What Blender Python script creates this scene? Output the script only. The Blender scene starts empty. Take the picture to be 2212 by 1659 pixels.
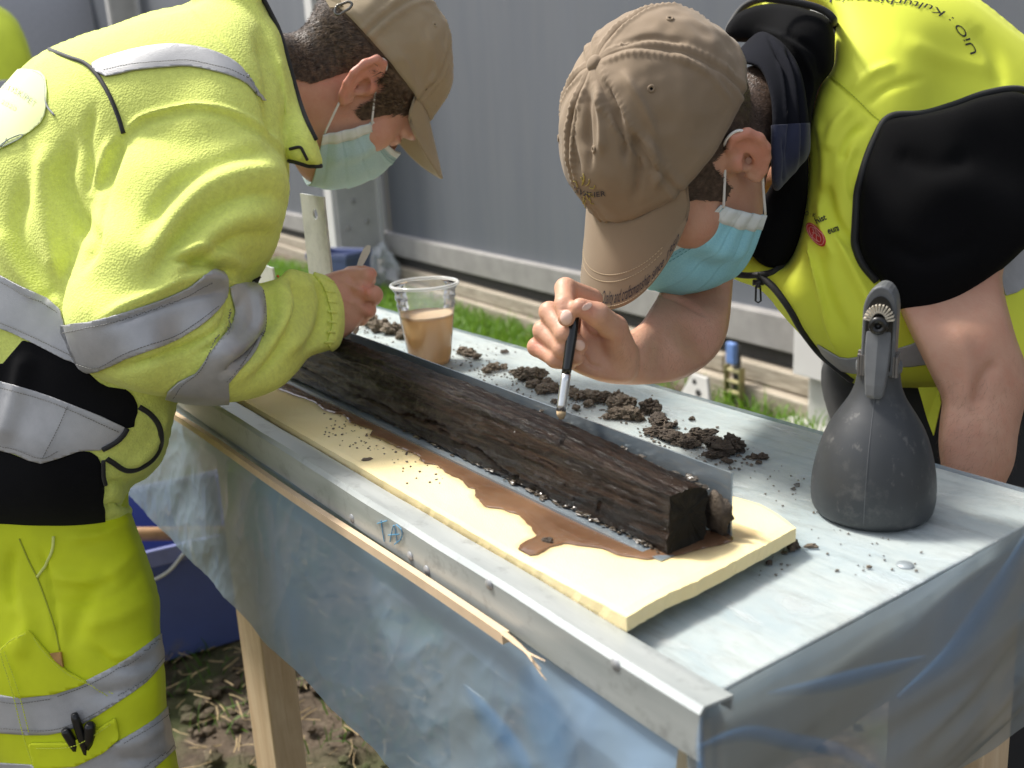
import bpy, bmesh, math, random
import numpy as np
from mathutils import Vector, Matrix, noise as mnoise
from mathutils.bvhtree import BVHTree
random.seed(7); rng = np.random.default_rng(7)
SC = bpy.context.scene; COL = SC.collection

# ------------------------------------------------------------------ camera, sky, sun
FPX = 2100.0; CX, CY = 1106.0, 829.5            # focal length and centre, in units of a 2212 x 1659 picture
TABLE = 0.85; CAMH = TABLE + 0.36
_n = np.array([400., 7270., FPX]); _n /= np.linalg.norm(_n)
_x = np.array([1556., 554., -FPX]); _x -= _n*(_x@_n); _x /= np.linalg.norm(_x)
RW = np.stack([_x, np.cross(-_n, _x), -_n])      # world = RW @ (right, down, forward)
CAM0 = np.array([0., 0., CAMH])
cam = bpy.data.cameras.new('camera'); camo = bpy.data.objects.new('camera', cam); COL.objects.link(camo)
cam.sensor_width = 36; cam.lens = 36*FPX/2212; cam.clip_start = 0.02; cam.clip_end = 500
M = RW @ np.diag([1., -1., -1.])
mw = Matrix.Identity(4)
for i in range(3):
    for j in range(3): mw[i][j] = M[i, j]
    mw[i][3] = CAM0[i]
camo.matrix_world = mw; SC.camera = camo
cam.dof.use_dof = True; cam.dof.focus_distance = 0.98; cam.dof.aperture_fstop = 6.3

SUN_EL = math.radians(56); SUN_D = np.array([-0.86, -0.34]); SUN_D /= np.linalg.norm(SUN_D)
w = bpy.data.worlds.new('World'); SC.world = w; w.use_nodes = True
nt = w.node_tree; bg = nt.nodes['Background']
sky = nt.nodes.new('ShaderNodeTexSky'); sky.sky_type = 'NISHITA'; sky.sun_disc = False
sky.sun_elevation = SUN_EL; sky.sun_rotation = math.atan2(SUN_D[0], SUN_D[1]); sky.dust_density = 3.0; sky.air_density = 1.0
hs_ = nt.nodes.new('ShaderNodeHueSaturation'); hs_.inputs['Saturation'].default_value = .42      # bright hazy cloud cover
nt.links.new(sky.outputs[0], hs_.inputs['Color']); nt.links.new(hs_.outputs[0], bg.inputs[0]); bg.inputs[1].default_value = 0.15
sl = bpy.data.lights.new('sun', 'SUN'); slo = bpy.data.objects.new('sun', sl); COL.objects.link(slo)
sl.energy = 3.3; sl.angle = math.radians(9.0); sl.color = (1, .955, .88)
sd = Vector((SUN_D[0]*math.cos(SUN_EL), SUN_D[1]*math.cos(SUN_EL), math.sin(SUN_EL)))
slo.rotation_euler = sd.to_track_quat('Z', 'Y').to_euler(); slo.location = (-4, -3, 6)
SC.view_settings.view_transform = 'Standard'; SC.view_settings.look = 'None'
SC.view_settings.exposure = 0.68; SC.view_settings.gamma = 1.0
SC.cycles.use_denoising = True; SC.cycles.max_bounces = 8; SC.cycles.transparent_max_bounces = 12
SC.cycles.caustics_reflective = False; SC.cycles.caustics_refractive = False

# ------------------------------------------------------------------ geometry helpers
def dirs(x, y):
    x = np.asarray(x, float); y = np.asarray(y, float)
    c = np.stack([(x-CX)/FPX, (y-CY)/FPX, np.ones_like(x)], -1)
    return c @ RW.T
def P(x, y, z): return CAM0 + dirs(x, y)*np.asarray(z, float)[..., None]
def onaxis(x, y, ax, val):
    d = dirs(x, y); t = (val-CAM0[ax])/d[..., ax]; return CAM0 + d*t[..., None]
def T(x, y, h=0.): return onaxis(x, y, 2, TABLE+h)
def G(x, y, h=0.): return onaxis(x, y, 2, h)
def YP(x, y, v): return onaxis(x, y, 1, v)
def XP(x, y, v): return onaxis(x, y, 0, v)
def proj(p):
    c = (np.asarray(p)-CAM0) @ RW
    return c[..., 0]/c[..., 2]*FPX+CX, c[..., 1]/c[..., 2]*FPX+CY, c[..., 2]
def depth(p): return ((np.asarray(p)-CAM0) @ RW)[..., 2]

def link(o, parent=None):
    COL.objects.link(o)
    if parent is not None: o.parent = parent
    return o
def tag(o, label=None, cat=None, group=None, kind=None):
    if label: o['label'] = label
    if cat: o['category'] = cat
    if group: o['group'] = group
    if kind: o['kind'] = kind
    return o
def empty(name, loc=(0, 0, 0)):
    o = bpy.data.objects.new(name, None); o.location = tuple(float(v) for v in loc); o.empty_display_size = .05
    return link(o)
def mesh(name, V, F, mat=None, parent=None, smooth=False, mats=None, fmat=None):
    """vertices are world coordinates; a parent empty keeps them in place"""
    V = np.asarray(V, float)
    if parent is not None:
        off = np.array(parent.location); p = parent
        while p.parent is not None: p = p.parent; off = off+np.array(p.location)
        V = V - off
    me = bpy.data.meshes.new(name)
    if isinstance(F, np.ndarray): F = F.tolist()
    me.from_pydata(V.tolist(), [], F)
    if mats:
        for m_ in mats: me.materials.append(m_)
        if fmat is not None: me.polygons.foreach_set('material_index', np.asarray(fmat, np.int32))
    elif mat: me.materials.append(mat)
    if smooth: me.polygons.foreach_set('use_smooth', np.ones(len(me.polygons), bool))
    me.update()
    o = bpy.data.objects.new(name, me); return link(o, parent)
def fix(o):                                     # outward normals
    bm = bmesh.new(); bm.from_mesh(o.data); bmesh.ops.recalc_face_normals(bm, faces=bm.faces); bm.to_mesh(o.data); bm.free(); return o
def bevel(o, wdt, seg=2, angle=.6):
    m_ = o.modifiers.new('bevel', 'BEVEL'); m_.width = wdt; m_.segments = seg; m_.limit_method = 'ANGLE'; m_.angle_limit = angle
    return o
class MB:
    def __init__(s): s.V = []; s.F = []; s.n = 0
    def add(s, V, F):
        V = np.asarray(V, float); s.V.append(V); s.F += [[i+s.n for i in f] for f in F]; s.n += len(V); return s
    def box(s, lo, hi, ax=None, o=None):
        lo = np.asarray(lo, float); hi = np.asarray(hi, float)
        q = np.array([[(lo, hi)[(i >> k) & 1][k] for k in range(3)] for i in range(8)])
        if ax is not None: q = q @ np.asarray(ax, float)
        if o is not None: q = q+np.asarray(o, float)
        return s.add(q, [[0, 2, 3, 1], [4, 5, 7, 6], [0, 1, 5, 4], [2, 6, 7, 3], [0, 4, 6, 2], [1, 3, 7, 5]])
    def tube(s, pts, rad, n=10, caps=True):
        pts = np.asarray(pts, float); m_ = len(pts); rad = np.broadcast_to(np.asarray(rad, float), (m_,))
        tg = np.gradient(pts, axis=0); tg /= np.linalg.norm(tg, axis=1)[:, None]+1e-12
        up = np.array([0, 0, 1.]) if abs(tg[0][2]) < .9 else np.array([1., 0, 0])
        V = []; a = np.linspace(0, 2*np.pi, n, endpoint=False)
        u = np.cross(tg[0], up); u /= np.linalg.norm(u)
        for i in range(m_):
            u = u - tg[i]*(u@tg[i]); u /= np.linalg.norm(u); v = np.cross(tg[i], u)
            V.append(pts[i] + rad[i]*(np.cos(a)[:, None]*u+np.sin(a)[:, None]*v))
        V = np.concatenate(V); F = []
        for i in range(m_-1):
            for j in range(n):
                k = (j+1) % n; F.append([i*n+j, i*n+k, (i+1)*n+k, (i+1)*n+j])
        if caps: F.append(list(range(n))[::-1]); F.append([(m_-1)*n+j for j in range(n)])
        return s.add(V, F)
    def lathe(s, prof, o=(0, 0, 0), n=48, ax=None):
        prof = np.asarray(prof, float); a = np.linspace(0, 2*np.pi, n, endpoint=False); V = []
        for r, z in prof: V.append(np.stack([r*np.cos(a), r*np.sin(a), np.full(n, z)], 1))
        V = np.concatenate(V)
        if ax is not None: V = V @ np.asarray(ax, float)
        F = []
        for i in range(len(prof)-1):
            for j in range(n):
                k = (j+1) % n; F.append([i*n+j, i*n+k, (i+1)*n+k, (i+1)*n+j])
        return s.add(V+np.asarray(o, float), F)
    def build(s, name, mat, parent=None, smooth=False):
        return fix(mesh(name, np.concatenate(s.V), s.F, mat, parent, smooth))
def grid_faces(nu, nv, closed=False):
    F = []
    for i in range(nu-1):
        for j in range(nv if closed else nv-1):
            k = (j+1) % nv; F.append([i*nv+j, (i+1)*nv+j, (i+1)*nv+k, i*nv+k])
    return F
def catmull(pts, n, closed=False):
    pts = np.asarray(pts, float); m_ = len(pts)
    q = np.concatenate([pts[-1:], pts, pts[:2]]) if closed else np.concatenate([2*pts[:1]-pts[1:2], pts, 2*pts[-1:]-pts[-2:-1]])
    segs = m_ if closed else m_-1
    t = np.linspace(0, segs, n, endpoint=not closed); i = np.minimum(t.astype(int), segs-1); u = (t-i)[:, None]
    p0, p1, p2, p3 = q[i], q[i+1], q[i+2], q[i+3]
    return .5*(2*p1+(p2-p0)*u+(2*p0-5*p1+4*p2-p3)*u*u+(3*p1-p0-3*p2+p3)*u**3)
def fbm(p, s=1., o=4, seed=0.):
    return mnoise.fractal(Vector((p[0]*s+seed, p[1]*s, p[2]*s-seed)), 1.0, 2.0, o)

# ------------------------------------------------------------------ material helpers
class N:
    """a tiny node-tree writer around one Principled BSDF"""
    def __init__(s, name):
        s.m = bpy.data.materials.new(name); s.m.use_nodes = True; s.t = s.m.node_tree
        s.b = s.t.nodes['Principled BSDF']; s.out = s.t.nodes['Material Output']; s.co = None; s.bump_in = None
    def n(s, ty, **k):
        x = s.t.nodes.new(ty)
        for a, v in k.items(): setattr(x, a, v)
        return x
    def l(s, a, b): s.t.links.new(a, b)
    def coord(s, scale=(1, 1, 1)):
        if s.co is None: s.co = s.n('ShaderNodeTexCoord')
        mp = s.n('ShaderNodeMapping'); mp.inputs['Scale'].default_value = scale; s.l(s.co.outputs['Object'], mp.inputs[0]); return mp.outputs[0]
    def noise(s, scale, detail=4, rough=.55, stretch=(1, 1, 1), dist=0.):
        x = s.n('ShaderNodeTexNoise'); x.inputs['Scale'].default_value = scale; x.inputs['Detail'].default_value = detail
        x.inputs['Roughness'].default_value = rough; x.inputs['Distortion'].default_value = dist
        s.l(s.coord(stretch), x.inputs['Vector']); return x.outputs['Fac']
    def voro(s, scale, stretch=(1, 1, 1), feature='F1'):
        x = s.n('ShaderNodeTexVoronoi', feature=feature); x.inputs['Scale'].default_value = scale
        s.l(s.coord(stretch), x.inputs['Vector']); return x.outputs['Distance']
    def ramp(s, fac, stops):
        x = s.n('ShaderNodeValToRGB'); e = x.color_ramp.elements
        while len(e) < len(stops): e.new(.5)
        for i, (p, c) in enumerate(stops):
            e[i].position = p; e[i].color = (c[0], c[1], c[2], 1) if hasattr(c, '__len__') else (c, c, c, 1)
        s.l(fac, x.inputs[0]); return x.outputs[0]
    def mix(s, fac, a, b, mode='MIX'):
        x = s.n('ShaderNodeMix', data_type='RGBA', blend_type=mode)
        for sock, v in ((x.inputs['Factor'], fac), (x.inputs['A'], a), (x.inputs['B'], b)):
            if hasattr(v, 'links') or isinstance(v, bpy.types.NodeSocket): s.l(v, sock)
            elif hasattr(v, '__len__'): sock.default_value = (v[0], v[1], v[2], 1)
            else: sock.default_value = v
        return x.outputs['Result']
    def math(s, op, a, b=0.):
        x = s.n('ShaderNodeMath', operation=op)
        for sock, v in ((x.inputs[0], a), (x.inputs[1], b)):
            if isinstance(v, bpy.types.NodeSocket): s.l(v, sock)
            else: sock.default_value = v
        return x.outputs[0]
    def col(s, v):
        if isinstance(v, bpy.types.NodeSocket): s.l(v, s.b.inputs['Base Color'])
        else: s.b.inputs['Base Color'].default_value = (v[0], v[1], v[2], 1)
        return s
    def set(s, **k):
        for a, v in k.items():
            i = s.b.inputs[a.replace('_', ' ')]
            if isinstance(v, bpy.types.NodeSocket): s.l(v, i)
            elif hasattr(v, '__len__') and len(v) == 3 and i.type == 'RGBA': i.default_value = (*v, 1)
            else: i.default_value = v
        return s
    def bump(s, h, strength=.3, dist=.01):
        x = s.n('ShaderNodeBump'); x.inputs['Strength'].default_value = strength; x.inputs['Distance'].default_value = dist
        s.l(h, x.inputs['Height'])
        if s.bump_in is not None: s.l(s.bump_in, x.inputs['Normal'])
        s.bump_in = x.outputs[0]; s.l(x.outputs[0], s.b.inputs['Normal']); return s
def simple(name, c, rough=.6, var=.12, scale=30, bumps=0., bscale=200, bdist=.002, metal=0., **k):
    x = N(name); c = np.array(c)
    f = x.noise(scale, 5)
    x.col(x.ramp(f, [(.3, np.clip(c*(1-var), 0, 1)), (.7, np.clip(c*(1+var), 0, 1))])).set(Roughness=rough, Metallic=metal, **k)
    if bumps: x.bump(x.noise(bscale, 4), bumps, bdist)
    return x.m
# ------------------------------------------------------------------ generic cutting and text tools
def poly_sd(px, py, poly):
    """signed distance to a closed polygon, positive inside"""
    px = np.asarray(px, float).ravel(); py = np.asarray(py, float).ravel(); poly = np.asarray(poly, float)
    d2 = np.full(px.shape, 1e18); ins = np.zeros(px.shape, bool); m_ = len(poly)
    for i in range(m_):
        a = poly[i]; b = poly[(i+1) % m_]; e = b-a; wx = px-a[0]; wy = py-a[1]
        t = np.clip((wx*e[0]+wy*e[1])/(e@e+1e-12), 0, 1)
        d2 = np.minimum(d2, (wx-e[0]*t)**2+(wy-e[1]*t)**2)
        c = ((a[1] <= py) != (b[1] <= py))
        if abs(e[1]) > 1e-12: ins ^= c & (px < a[0]+(py-a[1])*e[0]/e[1])
    return np.sqrt(d2)*np.where(ins, 1, -1)
def line_d(px, py, pts):
    d2 = np.full(np.shape(px), 1e18); tt = np.zeros(np.shape(px)); pts = np.asarray(pts, float)
    for i in range(len(pts)-1):
        a = pts[i]; e = pts[i+1]-a; wx = px-a[0]; wy = py-a[1]
        t = np.clip((wx*e[0]+wy*e[1])/(e@e+1e-12), 0, 1); q = (wx-e[0]*t)**2+(wy-e[1]*t)**2
        tt = np.where(q < d2, (i+t)/(len(pts)-1), tt); d2 = np.minimum(d2, q)
    return np.sqrt(d2), tt
def isocut(V, Fq, s):
    """keep the part of a mesh where the vertex value s is positive; edges are cut where s passes 0"""
    V = np.asarray(V); s = np.asarray(s); Fq = np.asarray(Fq, np.int64); ins = s[Fq] >= 0; full = Fq[ins.all(1)]; mix = Fq[ins.any(1) & ~ins.all(1)]
    used = np.unique(full); idm = np.full(len(V), -1, np.int64); idm[used] = np.arange(len(used)); nv = list(V[used]); F = idm[full].tolist(); cutd = {}
    def vert(i):
        if idm[i] < 0: idm[i] = len(nv); nv.append(V[i])
        return int(idm[i])
    def cut(i, j):
        k = (min(i, j), max(i, j))
        if k not in cutd:
            t = s[i]/(s[i]-s[j]); cutd[k] = len(nv); nv.append(V[i]+(V[j]-V[i])*t)
        return cutd[k]
    for f in mix.tolist():
        for a in range(1, len(f)-1):
            t3 = (f[0], f[a], f[a+1]); q = []
            for k in range(3):
                i, j = t3[k], t3[(k+1) % 3]
                if s[i] >= 0: q.append(vert(i))
                if (s[i] >= 0) != (s[j] >= 0): q.append(cut(i, j))
            if len(q) >= 3: F.append(q)
    return np.array(nv), F
def solid(o, t, off=-1):
    m_ = o.modifiers.new('solid', 'SOLIDIFY'); m_.thickness = t; m_.offset = off; return o
def text2d(txt, spacing=1., bold=0., shear=0.):
    cu = bpy.data.curves.new('t', 'FONT'); cu.body = txt; cu.space_character = spacing; cu.offset = bold; cu.shear = shear
    cu.resolution_u = 3; cu.fill_mode = 'FRONT'
    o = bpy.data.objects.new('t', cu); COL.objects.link(o)
    dg = bpy.context.evaluated_depsgraph_get(); me = o.evaluated_get(dg).to_mesh()
    bm = bmesh.new(); bm.from_mesh(me); bmesh.ops.triangulate(bm, faces=bm.faces)
    V = np.array([v.co[:2] for v in bm.verts]) if len(bm.verts) else np.zeros((0, 2)); F = [[v.index for v in f.verts] for f in bm.faces]
    bm.free(); o.evaluated_get(dg).to_mesh_clear(); bpy.data.objects.remove(o); bpy.data.curves.remove(cu)
    if len(V):
        V[:, 0] -= V[:, 0].min(); sc_ = V[:, 0].max(); V = V/sc_; hq = np.percentile(V[:, 1], 97)*1.6; F = [f_ for f_ in F if max(V[i, 1] for i in f_) < hq]; us = sorted({i for f_ in F for i in f_}); im = {i: k for k, i in enumerate(us)}; V = V[us]; F = [[im[i] for i in f_] for f_ in F]
    return V, F                                   # width 1, baseline y = 0

# ------------------------------------------------------------------ ground, grass, straw
x = N('soil'); f1 = x.noise(2.2, 6); f2 = x.noise(26, 8, .65)
c1 = x.ramp(f2, [(.25, (.040, .029, .019)), (.5, (.105, .076, .050)), (.75, (.20, .155, .11))])
c2 = x.mix(x.ramp(f1, [(.50, 0.), (.64, .8)]), c1, (.065, .095, .022))
x.col(c2).set(Roughness=.9).bump(x.noise(60, 8, .7), .7, .02); SOIL = x.m
gx = np.concatenate([np.linspace(-80, -9.5, 10), np.linspace(-9, -3, 60), np.linspace(-2.96, -.3, 130), np.linspace(0, 80, 10)])
gy = np.concatenate([np.linspace(-80, -.7, 8), np.linspace(-.5, 1.7, 120), np.linspace(1.75, 3.4, 30), np.linspace(4, 80, 8)])
GX, GY = np.meshgrid(gx, gy, indexing='ij'); GV = np.stack([GX.ravel(), GY.ravel(), np.zeros(GX.size)], 1)
for i, p in enumerate(GV):
    if -9.2 < p[0] < .1 and -.8 < p[1] < 3.3:
        q = (p[0], p[1], 0); GV[i, 2] = .025*fbm(q, 2.2, 3)+.022*abs(fbm(q, 11, 4, 3.))*(1 if p[1] < 1.7 else .6)-.012
tag(mesh('ground', GV, grid_faces(len(gx), len(gy)), SOIL, smooth=True), kind='structure')

def blades(name, pos, hgt, wid, lean, mat, label, cat, rg):
    n_ = len(pos); a = rg.uniform(0, 6.283, n_); b = rg.uniform(0, 6.283, n_); L = lean*rg.uniform(.1, 1.3, n_)
    dx, dy = np.cos(a), np.sin(a); wx, wy = np.cos(b)*wid*.5, np.sin(b)*wid*.5; V = np.zeros((n_, 5, 3))
    for k, (t, wf) in enumerate(((0, 1), (0, -1), (.55, .85), (.55, -.85), (1., 0))):
        V[:, k, 0] = pos[:, 0]+dx*L*hgt*t*t+wx*wf; V[:, k, 1] = pos[:, 1]+dy*L*hgt*t*t+wy*wf; V[:, k, 2] = pos[:, 2]+hgt*t*(1-.35*L*t)
    base = np.arange(n_)[:, None]*5; F = np.concatenate([base+[0, 1, 3], base+[0, 3, 2], base+[2, 3, 4]])
    o = mesh(name, V.reshape(-1, 3), F, mat); tag(o, label, cat, kind='stuff'); return o
def grassmat(name, a, b):
    x = N(name); f = x.noise(9, 3); x.col(x.ramp(f, [(.3, a), (.7, b)])).set(Roughness=.55)
    tb = x.n('ShaderNodeBsdfTranslucent'); tb.inputs[0].default_value = (b[0]*1.2, b[1]*1.2, b[2], 1)
    ms = x.n('ShaderNodeMixShader'); ms.inputs[0].default_value = .35; x.l(x.b.outputs[0], ms.inputs[1]); x.l(tb.outputs[0], ms.inputs[2]); x.l(ms.outputs[0], x.out.inputs[0]); return x.m
GR1 = grassmat('grass blades', (.07, .17, .014), (.18, .33, .035)); GR2 = grassmat('weed leaves', (.04, .10, .012), (.10, .20, .03))
# beside the wall: denser where the photograph is green
q = np.stack([rng.uniform(-9.2, -1.9, 30000), rng.uniform(1.9, 3.1, 30000), np.zeros(30000)], 1)
dens = np.array([mnoise.noise(Vector((p[0]*1.6, p[1]*2.2, 3.))) for p in q]); keep = rng.uniform(-.75, .45, len(q)) < dens+np.clip((-3.4-q[:, 0])*.4, -.7, .4)
q = q[keep]; blades('grass', q, rng.uniform(.04, .13, len(q)), .009, .9, GR1, 'bright green grass growing along the foot of the grey wall', 'grass', rng)
q = np.stack([rng.uniform(-3.0, -1.0, 5000), rng.uniform(-.1, 1.7, 5000), np.zeros(5000)], 1)
dens = np.array([mnoise.noise(Vector((p[0]*4.6, p[1]*4.6, 9.))) for p in q]); q = q[dens > .05]
blades('weeds', q, rng.uniform(.015, .085, len(q)), .004, 1.1, GR2, 'sparse green weeds sprouting from the soil under the table', 'weeds', rng)
def stalks(name, n_, box, mat, label, rg):
    mb = MB()
    for i in range(n_):
        c = np.array([rg.uniform(*box[0]), rg.uniform(*box[1]), rg.uniform(.012, .035)]); a = rg.normal(.5, .8) if rg.random() < .6 else rg.uniform(0, 6.3)
        L = rg.uniform(.012, .065); e = np.array([np.cos(a), np.sin(a), rg.uniform(-.12, .12)]); k = np.array([-e[1], e[0], 0])*rg.uniform(-.2, .2)*L
        mb.tube([c-e*L*.5, c+k*.5, c+e*L*.5], rg.uniform(.0007, .0016), 4, False)
    o = mb.build(name, mat); tag(o, label, 'straw', kind='stuff'); return o
STRAW = simple('straw', (.44, .33, .18), .8, .4, 12)
stalks('straw', 1000, ((-2.6, -1.05), (.1, 1.5)), STRAW, 'dry straw stalks scattered over the dark soil under the table', rng)

# ------------------------------------------------------------------ clods of soil (shared maker)
def clod(seed, sub=3, rough=.35, flat=.75):
    bm = bmesh.new(); bmesh.ops.create_icosphere(bm, subdivisions=sub, radius=1.)
    for v in bm.verts:
        p = v.co.copy(); k = 1+rough*1.3*fbm(p, .9, 2, seed)+rough*.9*fbm(p, 2.6, 4, seed+9)+rough*.35*fbm(p, 8., 2, seed+5)
        v.co = p*k; v.co.z *= flat
    V = np.array([v.co[:] for v in bm.verts]); F = [[v.index for v in f.verts] for f in bm.faces]; bm.free(); return V, F
x = N('clay soil'); f = x.noise(55, 8, .7); x.col(x.ramp(f, [(.2, (.055, .042, .030)), (.5, (.16, .125, .090)), (.8, (.30, .25, .19))])).set(Roughness=.85).bump(x.noise(240, 6, .7), .8, .004); CLAY = x.m
x = N('dark clay soil'); f = x.noise(55, 8, .7); x.col(x.ramp(f, [(.2, (.022, .016, .011)), (.5, (.068, .050, .035)), (.8, (.16, .125, .09))])).set(Roughness=.8).bump(x.noise(240, 6, .7), .8, .004); CLAYD = x.m
gm = []
mbs = MB()
for i in range(900):                                   # crumbly earth under and beside the table
    r = rng.uniform(.004, .019); V, F = clod(i*1.7, 1, .35); p = (rng.uniform(-2.6, -1.0), rng.uniform(0, 1.5), r*.2)
    mbs.add(V*r+p, F)
tag(mbs.build('soil_clods', SOIL), 'crumbly lumps of dark earth lying on the ground under the table', 'soil', kind='stuff')

# ------------------------------------------------------------------ the grey wall behind
WA = G(985, 655); WB = G(1700, 876); WD = (WB-WA)/np.linalg.norm(WB-WA); WN = np.array([WD[1], -WD[0], 0.])   # WN points to the table
def WP(s, off, h): return WA+WD*s+WN*off+np.array([0, 0, h])
WAX = np.stack([WD, WN, [0, 0, 1.]])
def wbox(mb, s0, s1, o0, o1, h0, h1): return mb.box((s0, o0, h0), (s1, o1, h1), WAX, WA)
x = N('grey wall paint'); f = x.noise(1.1, 4, .5, (1, 1, .25)); f2 = x.noise(14, 6, .6, (1, 1, .12))
x.col(x.mix(x.ramp(f2, [(.35, 0.), (.75, .35)]), x.ramp(f, [(.3, (.100, .111, .130)), (.7, (.130, .142, .163))]), (.165, .17, .172))).set(Roughness=.5, Specular_IOR_Level=.35); WALLM = x.m
PALE = simple('pale grey coating', (.52, .52, .50), .5, .08, 8); RAILM = simple('grey rail', (.30, .285, .27), .55, .15, 9, .2, 60)
POSTM = simple('galvanised post', (.50, .49, .46), .5, .12, 6, .1, 40, metal=.1); WHITEM = simple('white edge', (.62, .61, .585), .5, .05, 5)
DARKM = simple('dark gap', (.045, .043, .04), .9); BOLT = simple('zinc bolt', (.42, .41, .39), .4, .2, 90, metal=.7)
x = N('weathered timber'); f = x.noise(5, 7, .65, (1., 14, 14)); x.col(x.ramp(f, [(.25, (.20, .165, .12)), (.5, (.36, .31, .24)), (.75, (.52, .46, .37))])).set(Roughness=.8).bump(f, .4, .006); TIMB = x.m
root = tag(empty('tent_wall', WP(0, 0, 0)), 'long blue grey corrugated wall with a pale bottom rail on timber sleepers', 'wall')
POSTS = [3.19, -.95, -8.2]
def panel(s0, s1):
    n_ = int((s1-s0)/.03); ss = np.linspace(s0, s1, n_); ph = ((ss+.06*np.sin(ss*3.1)) % .52)/.52
    off = .0016*np.clip(np.minimum(ph, 1-ph)*6-.9, 0, 1)**1.5; off = off+.004*np.sin(ss*2.1)
    hs = np.array([.375, 1.2, 2.2, 3.4]); V = [WP(s, o_, h) for h in hs for s, o_ in zip(ss, off)]
    return mesh('wall_panel', V, grid_faces(len(hs), n_), WALLM, root)
for a, b in zip([9.] + POSTS, POSTS+[-17.]): panel(b+.003, a-.003)
for a, b in zip([9.] + POSTS, POSTS+[-17.]):
    m_ = MB(); wbox(m_, b+.004, a-.004, -.06, .05, .232, .372); bevel(m_.build('bottom_rail', RAILM, root), .006)
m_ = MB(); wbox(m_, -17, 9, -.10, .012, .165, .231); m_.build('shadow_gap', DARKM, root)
for k, (h0, h1, o1) in enumerate(((0.0, .082, .11), (.085, .163, .075))):
    e = -17.
    while e < 8.5:
        L = rng.uniform(2.4, 3.2); m_ = MB(); wbox(m_, e, min(e+L-.008, 9), -.08, o1+rng.uniform(-.01, .012), h0-.03*(k == 0), h1-.003); bevel(m_.build('sleeper_plank', TIMB, root), .006); e += L
def post(s, dp=.385):
    t = tag(empty('frame_post', WP(s-.08, .18, 0)), None, 'post', 'frame posts of the grey wall')
    m_ = MB(); wbox(m_, s-.16, s-.001, .052, dp, .26, 3.4); bevel(m_.build('column', POSTM, t), .012)
    m_ = MB(); wbox(m_, s-.17, s-.03, dp+.001, dp+.017, .20, 3.4); bevel(m_.build('front_edge', WHITEM, t), .004)
    m_ = MB(); wbox(m_, s+.001, s+.018, .053, .085, .262, 3.39); bevel(m_.build('side_edge', WHITEM, t), .004)
    m_ = MB(); wbox(m_, s-.13, s-.025, .10, max(dp-.035, .13), -.02, .262); bevel(m_.build('foot_bracket', POSTM, t), .01)
    m_ = MB(); wbox(m_, s-.20, s+.03, .06, dp+.07, -.01, .022); m_.build('base_plate', POSTM, t)
    for o_, h in ((.26, .62), (.17, .47), (.32, .44), (.24, .95), (.20, .12), (.28, .06)):
        if o_ > dp-.03: continue
        m_ = MB(); ax = np.stack([WN, [0, 0, 1.], WD]); m_.lathe([(0, .016), (.010, .015), (.016, .006), (.017, 0)], WP(s-(.024 if h < .26 else 0.), o_, h), 8, ax); m_.build('bolt', BOLT, t)
    return t
for i, s in enumerate(POSTS):
    t = post(s, .15 if i == 0 else .385); t['label'] = ['grey frame post nearest the hanging arm, beside the ratchet buckle', 'grey bolted frame post with white edge right behind the masked face on the left',
        'far grey frame post with white edge rising above the left worker\'s back'][i]
# dark shed end far to the left
m_ = MB(); m_.box((-19.5, 2.0, 0), (-17.2, 6, 3.6)); o = m_.build('far_shed', simple('grey shed', (.45, .46, .50), .6)); tag(o, 'dark grey shed standing far off at the left end of the wall', 'shed')
# crumpled clear wrap at the foot of the bolted post
WRAP = N('clear wrap'); WRAP.col((.75, .78, .8)).set(Roughness=.15, Alpha=.45, Specular_IOR_Level=.9)
V, F = clod(41, 3, .5, 1.); V = V*np.array([.13, .09, .15]); o = mesh('plastic_wrap', V @ WAX+WP(-.80, .14, .14), F, WRAP.m); tag(o, 'crumpled shiny clear plastic wrap at the foot of the bolted post', 'plastic wrap')
V, F = clod(53, 3, .4, .8); o = mesh('stone', V*np.array([.16, .11, .10]) @ WAX+WP(-.86, .47, .06), F, simple('pale stone', (.42, .38, .33), .9, .2, 14, .4, 30, .01), smooth=True); tag(o, 'rounded pale stone lying in front of the bolted post foot', 'stone')

# ratchet buckle with blue handle
rb = tag(empty('ratchet_buckle', WP(2.68, .13, 0)), 'ratchet strap buckle with blue handle hanging on the sleeper planks', 'ratchet')
ZN = simple('yellow zinc', (.42, .37, .19), .4, .2, 40, metal=.6); BLU = simple('blue plastic', (.14, .24, .52), .45, .1, 20)
m_ = MB(); wbox(m_, 2.655, 2.705, .135, .16, .165, .255); bevel(m_.build('handle', BLU, rb), .008)
for s in (2.635, 2.72):
    m_ = MB(); wbox(m_, s, s+.008, .12, .15, -.01, .155); bevel(m_.build('side_plate', ZN, rb), .003)
for h in (.045, .09, .135):
    m_ = MB(); m_.tube([WP(2.64, .136, h), WP(2.723, .136, h)], .009, 8); m_.build('cross_bar', ZN, rb)
m_ = MB(); wbox(m_, 2.66, 2.70, .117, .121, .02, .24); m_.build('strap', simple('dark webbing', (.05, .05, .045), .9), rb)
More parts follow.
